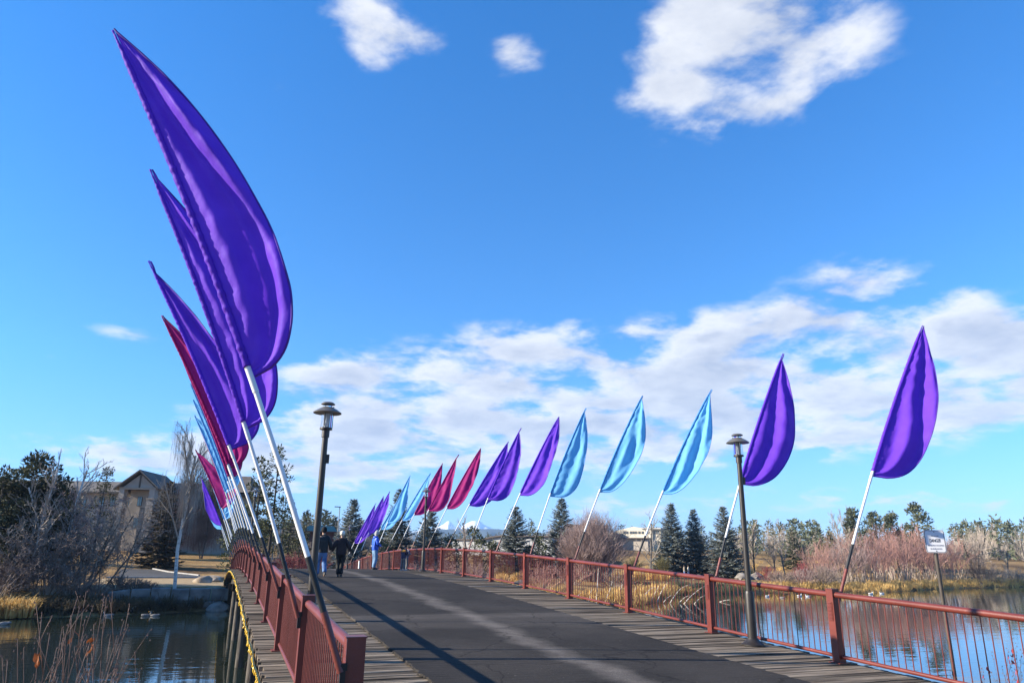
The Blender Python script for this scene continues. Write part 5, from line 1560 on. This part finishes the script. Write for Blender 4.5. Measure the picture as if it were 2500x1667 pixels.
def text(s, size, z, mat, parent, width=None, y=-.005, bold=0.0):
    cu = bpy.data.curves.new('lettering', 'FONT'); cu.body = s; cu.size = size; cu.align_x = 'CENTER'; cu.align_y = 'CENTER'; cu.extrude = .0004; cu.offset = bold
    ob = bpy.data.objects.new('lettering', cu); COL.objects.link(ob)
    _dg = bpy.context.evaluated_depsgraph_get(); me = bpy.data.meshes.new_from_object(ob.evaluated_get(_dg))
    bpy.data.objects.remove(ob)
    me.materials.clear(); me.materials.append(mat)
    xs_ = [v.co.x for v in me.vertices]
    k_ = (width / (max(xs_) - min(xs_))) if width else 1
    ob = bpy.data.objects.new('lettering', me); COL.objects.link(ob)
    ob.parent = parent; ob.rotation_euler = (pi / 2, 0, 0); ob.location = (0, y, z); ob.scale = (k_, 1, 1)
    WL[ob.name] = Vector((0, 0, 0))
    return ob
text('DANGER', .090, zc + .012, M['sign_ink'], pl, .205, bold=.0012)
text('ABSOLUTELY NO DIVING', .040, zc - .080, M['sign_ink2'], pl, .300)
text('OR RIVER ACCESS', .040, zc - .145, M['sign_ink2'], pl, .215)
for x0, x1, dz_ in ((-.065, -.015, .105), (-.009, .025, .105), (.031, .072, .105)):
    MB().box(((x0 + x1) / 2, -.0045, zc + dz_), (x1 - x0, .001, .012)).build('faded_print', M['sign_ink2'], pl)
for z_ in (.185, -.185):
    MB().tube([(0, -.008, zc + z_), (0, .0, zc + z_)], .010, 8).build('bolt', M['sign_ink'], pl)

# ================================================================== birds, dead branches, small things
M['duck_grey'] = material('grey duck plumage', (.20, .18, .16), (.34, .31, .28), rough=.8, scale=9)
M['duck_white'] = material('white duck plumage', (.62, .60, .57), (.75, .73, .70), rough=.8, scale=9)
M['duck_head'] = material('dark duck head', (.02, .03, .02), rough=.5)
def duck(label, loc, rz, s, body, wings=False):
    t = local_thing('duck', label, 'duck', loc, rz, 'waterfowl on the river'); t.scale = (s, s, s)
    m = MB(); rows = []
    for i in range(13):
        f = i / 12; x = lerp(-.30, .27, f)
        r = .115 * sqrt(max(.002, 1 - (2 * f - 1) ** 2)) ** .8
        zc_ = .055 + .075 * max(0, .35 - f) * 2 + .02 * max(0, f - .7)
        rows.append([(x, r * cos(a) * 1.05, zc_ + r * sin(a) * .8) for a in [2 * pi * j / 12 for j in range(12)]])
    m.grid(rows, wrap=True)
    m.build('body', M[body], t, smooth='all')
    MB().tube([(.20, 0, .10), (.25, 0, .19), (.265, 0, .26)], [.055, .036, .036], 10).build('neck', M[body], t, smooth='all')
    hd = MB().blob((.285, 0, .285), (.056, .042, .046), sub=2, amp=.04).build('head', M['duck_head'], t, smooth='all')
    MB().tube([(.325, 0, .28), (.395, 0, .268)], [.020, .012], 8).build('bill', M['orange'], hd, smooth='all')
    for q in (-1, 1):
        if wings:
            MB().grid([[(.10 - .26 * v, q * (.08 + .30 * u), .12 + .34 * u ** .8 - .05 * v) for v in (0, .35, .7, 1 - .35 * u)] for u in (0, .25, .5, .75, 1)]).build('wing', M[body], t, smooth='all')
        else:
            MB().blob((-.03, q * .085, .085), (.20, .035, .065), seed=1, sub=2, amp=.05).build('wing', M[body], t, smooth='all')
def on_water(u, v):
    d = ray(u, v); k_ = -EYE / d.z
    return Vector((d.x * k_, d.y * k_, -.03))
for i, (u, v, rz, s, b, w, lab) in enumerate([
        (317, 1498, .6, 1.25, 'duck_white', True, 'pale duck flapping its wings on the left water'), (264, 1503, 2.9, 1.2, 'duck_grey', False, 'duck left of the flapping one'), (357, 1503, .3, 1.1, 'duck_grey', False, 'duck just right of the flapping one'), (378, 1503, 3.0, 1.1, 'duck_grey', False, 'second duck right of the flapping one'),
        (8, 1524, 3.1, 1.3, 'duck_grey', False, 'large goose cut by the left picture edge'), (410, 1494, .2, 1.0, 'duck_grey', False, 'duck near the reeds left of the bridge'), (285, 1494, .2, 1.0, 'duck_white', False, 'pale duck close to the reeds left of the flapping one'),
        (1874, 1456, .2, 1.2, 'duck_white', False, 'white duck seen through the railing right of the lamp post'), (1910, 1459, 2.6, 1.15, 'duck_grey', False, 'grey duck seen through the railing'), (1952, 1455, .1, 1.2, 'duck_white', False, 'white duck left of the nearest right flag pole'), (1973, 1456, 2.9, 1.15, 'duck_white', False, 'white duck just beside the nearest right flag pole'),
        (2126, 1450, .1, 1.3, 'duck_white', False, 'white duck on open water right of the near post, left of two'), (2153, 1449, 3.0, 1.2, 'duck_white', False, 'white duck on open water right of the near post, right of two')]):
    duck(lab, on_water(u, v), rz, s, b, w)

M['deadwood'] = material('bleached dead wood', (.42, .37, .31), (.62, .57, .50), rough=.85, scale=3)
ft = thing('fallen_tree', 'bleached dead branches sticking out of the water by the right shore', 'dead tree', on_water(1540, 1470))
rr = random.Random(5)
for u0, v0, u1, v1, bend in [(1395, 1478, 1420, 1445, .1), (1430, 1482, 1445, 1438, -.1), (1455, 1480, 1462, 1380, .3), (1462, 1381, 1490, 1374, .1), (1472, 1479, 1495, 1418, -.1), (1510, 1474, 1520, 1425, .15), (1540, 1472, 1553, 1430, 0), (1563, 1474, 1605, 1433, .4), (1588, 1473, 1612, 1425, .1), (1602, 1473, 1632, 1420, .2), (1617, 1474, 1640, 1452, .12), (1634, 1474, 1686, 1426, .35), (1655, 1474, 1684, 1452, .1), (1668, 1475, 1722, 1429, .15), (1694, 1475, 1720, 1453, .12), (1752, 1470, 1785, 1463, .05), (1420, 1468, 1510, 1471, .1)]:
    a = on_water(u0, v0 - 2); a.z = -.1
    ds_ = hypot(a.x, a.y)
    b = at(u1, v1, ds_ + rr.uniform(-.6, .6))
    pts = []
    for i in range(7):
        f = i / 6
        q = a.lerp(b, f) + Vector((rr.uniform(-.03, .03), rr.uniform(-.03, .03), bend * 1.2 * sin(f * pi)))
        pts.append(q)
    MB().tube(pts, [lerp(.05, .014, i / 6) for i in range(7)], 6).build('branch', M['deadwood'], ft, smooth='all')

# foreground twigs on the near bank
M['twig_fore'] = material('reddish brown near twigs', (.11, .055, .045), (.24, .15, .12), rough=.7, scale=6)
M['dead_leaf'] = material('dead rust leaf', (.26, .075, .025), (.40, .14, .05), rough=.8, scale=5, transl=.2)
M['berry_leaf'] = material('crimson leaf', (.42, .035, .055), (.55, .07, .09), rough=.7, scale=6, transl=.25)
def twig_bush(label, tips, base, dist, leafs, mat_leaf, seed, rad=.006):
    rr = random.Random(seed)
    p0 = at(base[0], base[1], dist)
    p0.z = ground(p0.x, p0.y)
    t = thing('near_shrub', label, 'shrub', p0, 'bare shrubs on the near bank')
    st, ends = MB(), []
    for u, v, r_ in tips:
        d_ = dist + rr.uniform(-1.0, 1.0)
        e = at(u, v, d_)
        s = p0 + Vector((rr.uniform(-.5, .5), rr.uniform(-.35, .35), -.05)) + Vector((e.x - p0.x, e.y - p0.y, 0)) * .35
        s.z = ground(s.x, s.y) - .05
        n = 9; pts = []
        wx, wy = rr.uniform(-.08, .08), rr.uniform(-.08, .08)
        for i in range(n + 1):
            f = i / n
            q = s.lerp(e, f) + Vector((wx * sin(f * 3.1) + rr.uniform(-.012, .012), wy * sin(f * 3.1) + rr.uniform(-.012, .012), .10 * sin(f * pi)))
            pts.append(q)
        st.tube(pts, [lerp(r_ * 1.5, r_ * .45, i / n) for i in range(n + 1)], 5)
        for k in range(5):
            f = rr.uniform(.35, .92) * n; i = int(f)
            a = pts[i].lerp(pts[i + 1], f - i)
            d = ((pts[i + 1] - pts[i]).normalized() + Vector((rr.uniform(-.55, .55), rr.uniform(-.55, .55), rr.uniform(-.1, .35)))).normalized()
            l = rr.uniform(.15, .6)
            b = a + d * l + Vector((0, 0, l * .1))
            st.tube([a, a.lerp(b, .5) + Vector((rr.uniform(-.01, .01), 0, .01)), b], [r_ * .6, r_ * .5, r_ * .3], 4)
            ends.append(b)
            if rr.random() < .5:
                c = a.lerp(b, .6); st.tube([c, c + (d + Vector((rr.uniform(-.6, .6), rr.uniform(-.6, .6), .3))).normalized() * l * .5], [r_ * .4, r_ * .25], 4)
        ends.append(pts[-1])
    st.build('stems', M['twig_fore'], t, smooth='all')
    bd_ = MB()
    for e in ends:
        for k in range(3): bd_.blob(tuple(e - Vector((rr.uniform(-.02, .02), rr.uniform(-.02, .02), k * .05))), (.007, .007, .011), sub=1, amp=.1)
    bd_.build('buds', M['twig_fore'], t, kind='stuff')
    for u, v, n, sz in leafs:
        for k in range(n):
            c = at(u + rr.uniform(-9, 9), v + rr.uniform(-26, 26), dist + rr.uniform(-.3, .3))
            lf = MB()
            ax = Vector((rr.uniform(-.5, .5), rr.uniform(-.5, .5), rr.uniform(-1, -.3))).normalized(); sd_ = ax.cross(Vector((rr.uniform(-1, 1), rr.uniform(-1, 1), .2))).normalized(); nn = ax.cross(sd_)
            P5 = [[c + ax * sz * f + sd_ * (w * sz * .28 * sin(pi * min(1, f * .92 + .06))) + nn * (.10 * sz * (abs(w) - .4) + .06 * sz * sin(f * 7)) for w in (-1, -.4, .4, 1)] for f in (0, .2, .45, .7, 1)]
            lf.grid(P5); lf.build('leaf', mat_leaf, t, smooth='all')
tips1 = [(187, 1455, .0062), (256, 1450, .0062), (258, 1458, .0054), (320, 1474, .0062), (192, 1480, .0054), (227, 1478, .0054), (100, 1495, .0062), (210, 1512, .0054), (150, 1530, .0054), (40, 1560, .0062), (285, 1552, .0054), (230, 1523, .0054), (310, 1605, .0054), (340, 1630, .0054), (283, 1630, .0054), (292, 1583, .0054), (20, 1610, .0062), (60, 1580, .0054), (172, 1500, .0054), (120, 1545, .0062), (250, 1640, .0046), (305, 1512, .0046), (5, 1600, .0062), (140, 1580, .0062)]
twig_bush('bare reddish twigs with a few rusty leaves at the lower left corner', tips1, (150, 1760), 9.0, [(88, 1600, 6, .085), (176, 1552, 2, .07), (226, 1568, 5, .075)], M['dead_leaf'], 31)
twig_bush('thin red leaved twigs at the lower right corner behind the railing', [(2462, 1582, .004), (2480, 1590, .004), (2495, 1640, .004), (2420, 1640, .003), (2305, 1620, .003), (2470, 1620, .004), (2400, 1648, .003)], (2440, 1790), 14.0, [(2470, 1590, 5, .07), (2408, 1652, 4, .07), (2482, 1642, 4, .07)], M['berry_leaf'], 33)

# far street lights, notice, bin, marker post, fence, cars
def street_light(label, u, vtop, dist):
    p = place(u, dist); h = height_to(u, vtop, dist, p.z)
    t = thing('street_light', label, 'street light', p, 'tall street lights beyond the bridge')
    MB().tube([p, p + Vector((0, 0, h))], [.11, .07], 8).build('pole', M['steel'], t, smooth=True)
    MB().box((p.x - .35, p.y, p.z + h + .02), (.95, .3, .12)).build('lamp_head', M['bronze'], t)
street_light('tall street light above the green roof beyond the bridge', 821, 1237, 120)
street_light('tall street light among the pines behind the left flag poles', 666, 1247, 125)
street_light('grey street light left of the low pine behind the left flags', 680, 1215, 140)
M['paper'] = material('white notice', (.74, .74, .73), rough=.7)
yy = YR0 + 13.4 * SP
nt_ = MB().box((XR - .03, yy, zd(yy) + .72), (.008, .42, .55)).build('notice', M['paper'], origin=(XR - .03, yy, zd(yy) + .45)); tag(nt_, 'white paper notice tied to the far right railing', 'notice')
mp_ = place(534, 62.3); tag(MB().box((mp_.x, mp_.y, mp_.z + .42), (.16, .16, .9)).box((mp_.x, mp_.y, mp_.z + .89), (.20, .20, .05)).build('marker_post', M['kerb'], origin=mp_), 'pale square marker post on the left lawn near the bridge', 'post')
bn = thing('litter_bin', 'dark litter bin with a domed lid beyond the far right railing', 'bin', place(886, 78))
o_ = WL[bn.name]
MB().lathe([(.30, 0), (.33, .05), (.33, .95), (.31, 1.0)], 16, o_).build('body', M['black_tube'], bn, smooth=True)
MB().lathe([(.36, 1.0), (.36, 1.05), (.26, 1.22), (.05, 1.30)], 16, o_).build('lid', M['jacket_black'], bn, smooth=True)
fn = thing('field_fence', 'low wooden rail fence on the right meadow above the red dogwood', 'fence', place(1985, 150))
ps = [place(1965 + i * 9, 150 + i * .6) for i in range(9)]
for q in ps: MB().box((q.x, q.y, q.z + .6), (.14, .14, 1.25)).build('post', M['bark_grey'], fn)
for a, b in zip(ps, ps[1:]):
    for h in (.55, 1.0): MB().tube([a + Vector((0, 0, h)), b + Vector((0, 0, h))], .045, 5).build('rail', M['bark_grey'], fn)
M['car_blue'] = material('blue grey car paint', (.10, .14, .20), rough=.25, coat=.6)
M['car_white'] = material('white car paint', (.6, .62, .64), rough=.25, coat=.6)
M['tyre'] = material('tyre rubber', (.015, .015, .015), rough=.9)
def car(label, u, dist, rz, paint):
    p = place(u, dist)
    t = local_thing('parked_car', label, 'car', p, rz, 'cars parked behind the left trees')
    prof = [(-2.2, .45), (-2.25, .75), (-2.1, .95), (-1.45, 1.02), (-.75, 1.45), (.75, 1.48), (1.55, 1.05), (2.15, .95), (2.22, .6), (2.1, .38), (-2.0, .36)]
    m = MB(); n = len(prof)
    rows = []
    for y, k_ in ((-.86, .94), (-.82, 1), (.82, 1), (.86, .94)):
        rows.append([(x * (k_ if z > 1 else 1), y * (.84 if z > 1.1 else 1), z) for x, z in prof])
    m.grid(rows, wrap=True); b0 = 0
    m.f.append(tuple(range(n))); m.f.append(tuple(3 * n + j for j in reversed(range(n))))
    m.build('body', paint, t, smooth=True)
    for s in (-1, 1):
        MB().quad((-1.25, s * .80, 1.05), (1.25, s * .80, 1.05), (.70, s * .735, 1.40), (-.70, s * .735, 1.40)).build('side_window', M['win'], t)
        for x in (-1.35, 1.35):
            w = MB().tube([(x, s * .62, .33), (x, s * .88, .33)], .33, 18).build('wheel', M['tyre'], t, smooth=True)
            MB().tube([(x, s * .86, .33), (x, s * .895, .33)], .20, 12).build('rim', M['steel'], w, smooth=True)
    MB().quad((1.50, -.70, 1.10), (1.50, .70, 1.10), (.80, .64, 1.45), (.80, -.64, 1.45)).build('windscreen', M['win'], t)
    for s in (-1, 1):
        MB().box((2.20, s * .62, .72), (.06, .32, .14)).build('headlight', M['frost'], t)
        MB().box((-2.22, s * .62, .78), (.06, .30, .16)).build('tail_light', M['maroon_d'], t)
car('dark blue parked car half hidden by the left trees', 22, 82, .3, M['car_blue'])
car('white parked car half hidden by the left trees', 55, 84, .3, M['car_white'])
car('second white parked car behind the birch trunks', 112, 85, .3, M['car_white'])

# ================================================================== air between here and the mountains
hz = MB().box((700, 3900, 167), (9400, 9400, 346)).build('haze', M['wire'])
hz['kind'] = 'stuff'; hz['label'] = 'thin blue air between the river and the mountains'
hm = bpy.data.materials.new('thin air'); hm.use_nodes = True
N_ = hm.node_tree.nodes; N_.clear()
pv = N_.new('ShaderNodeVolumePrincipled')
pv.inputs['Color'].default_value = (.40, .64, 1.0, 1)
pv.inputs['Density'].default_value = 1.25e-4
pv.inputs['Anisotropy'].default_value = 0.0
ou = N_.new('ShaderNodeOutputMaterial'); hm.node_tree.links.new(pv.outputs[0], ou.inputs['Volume'])
hz.data.materials.clear(); hz.data.materials.append(hm)
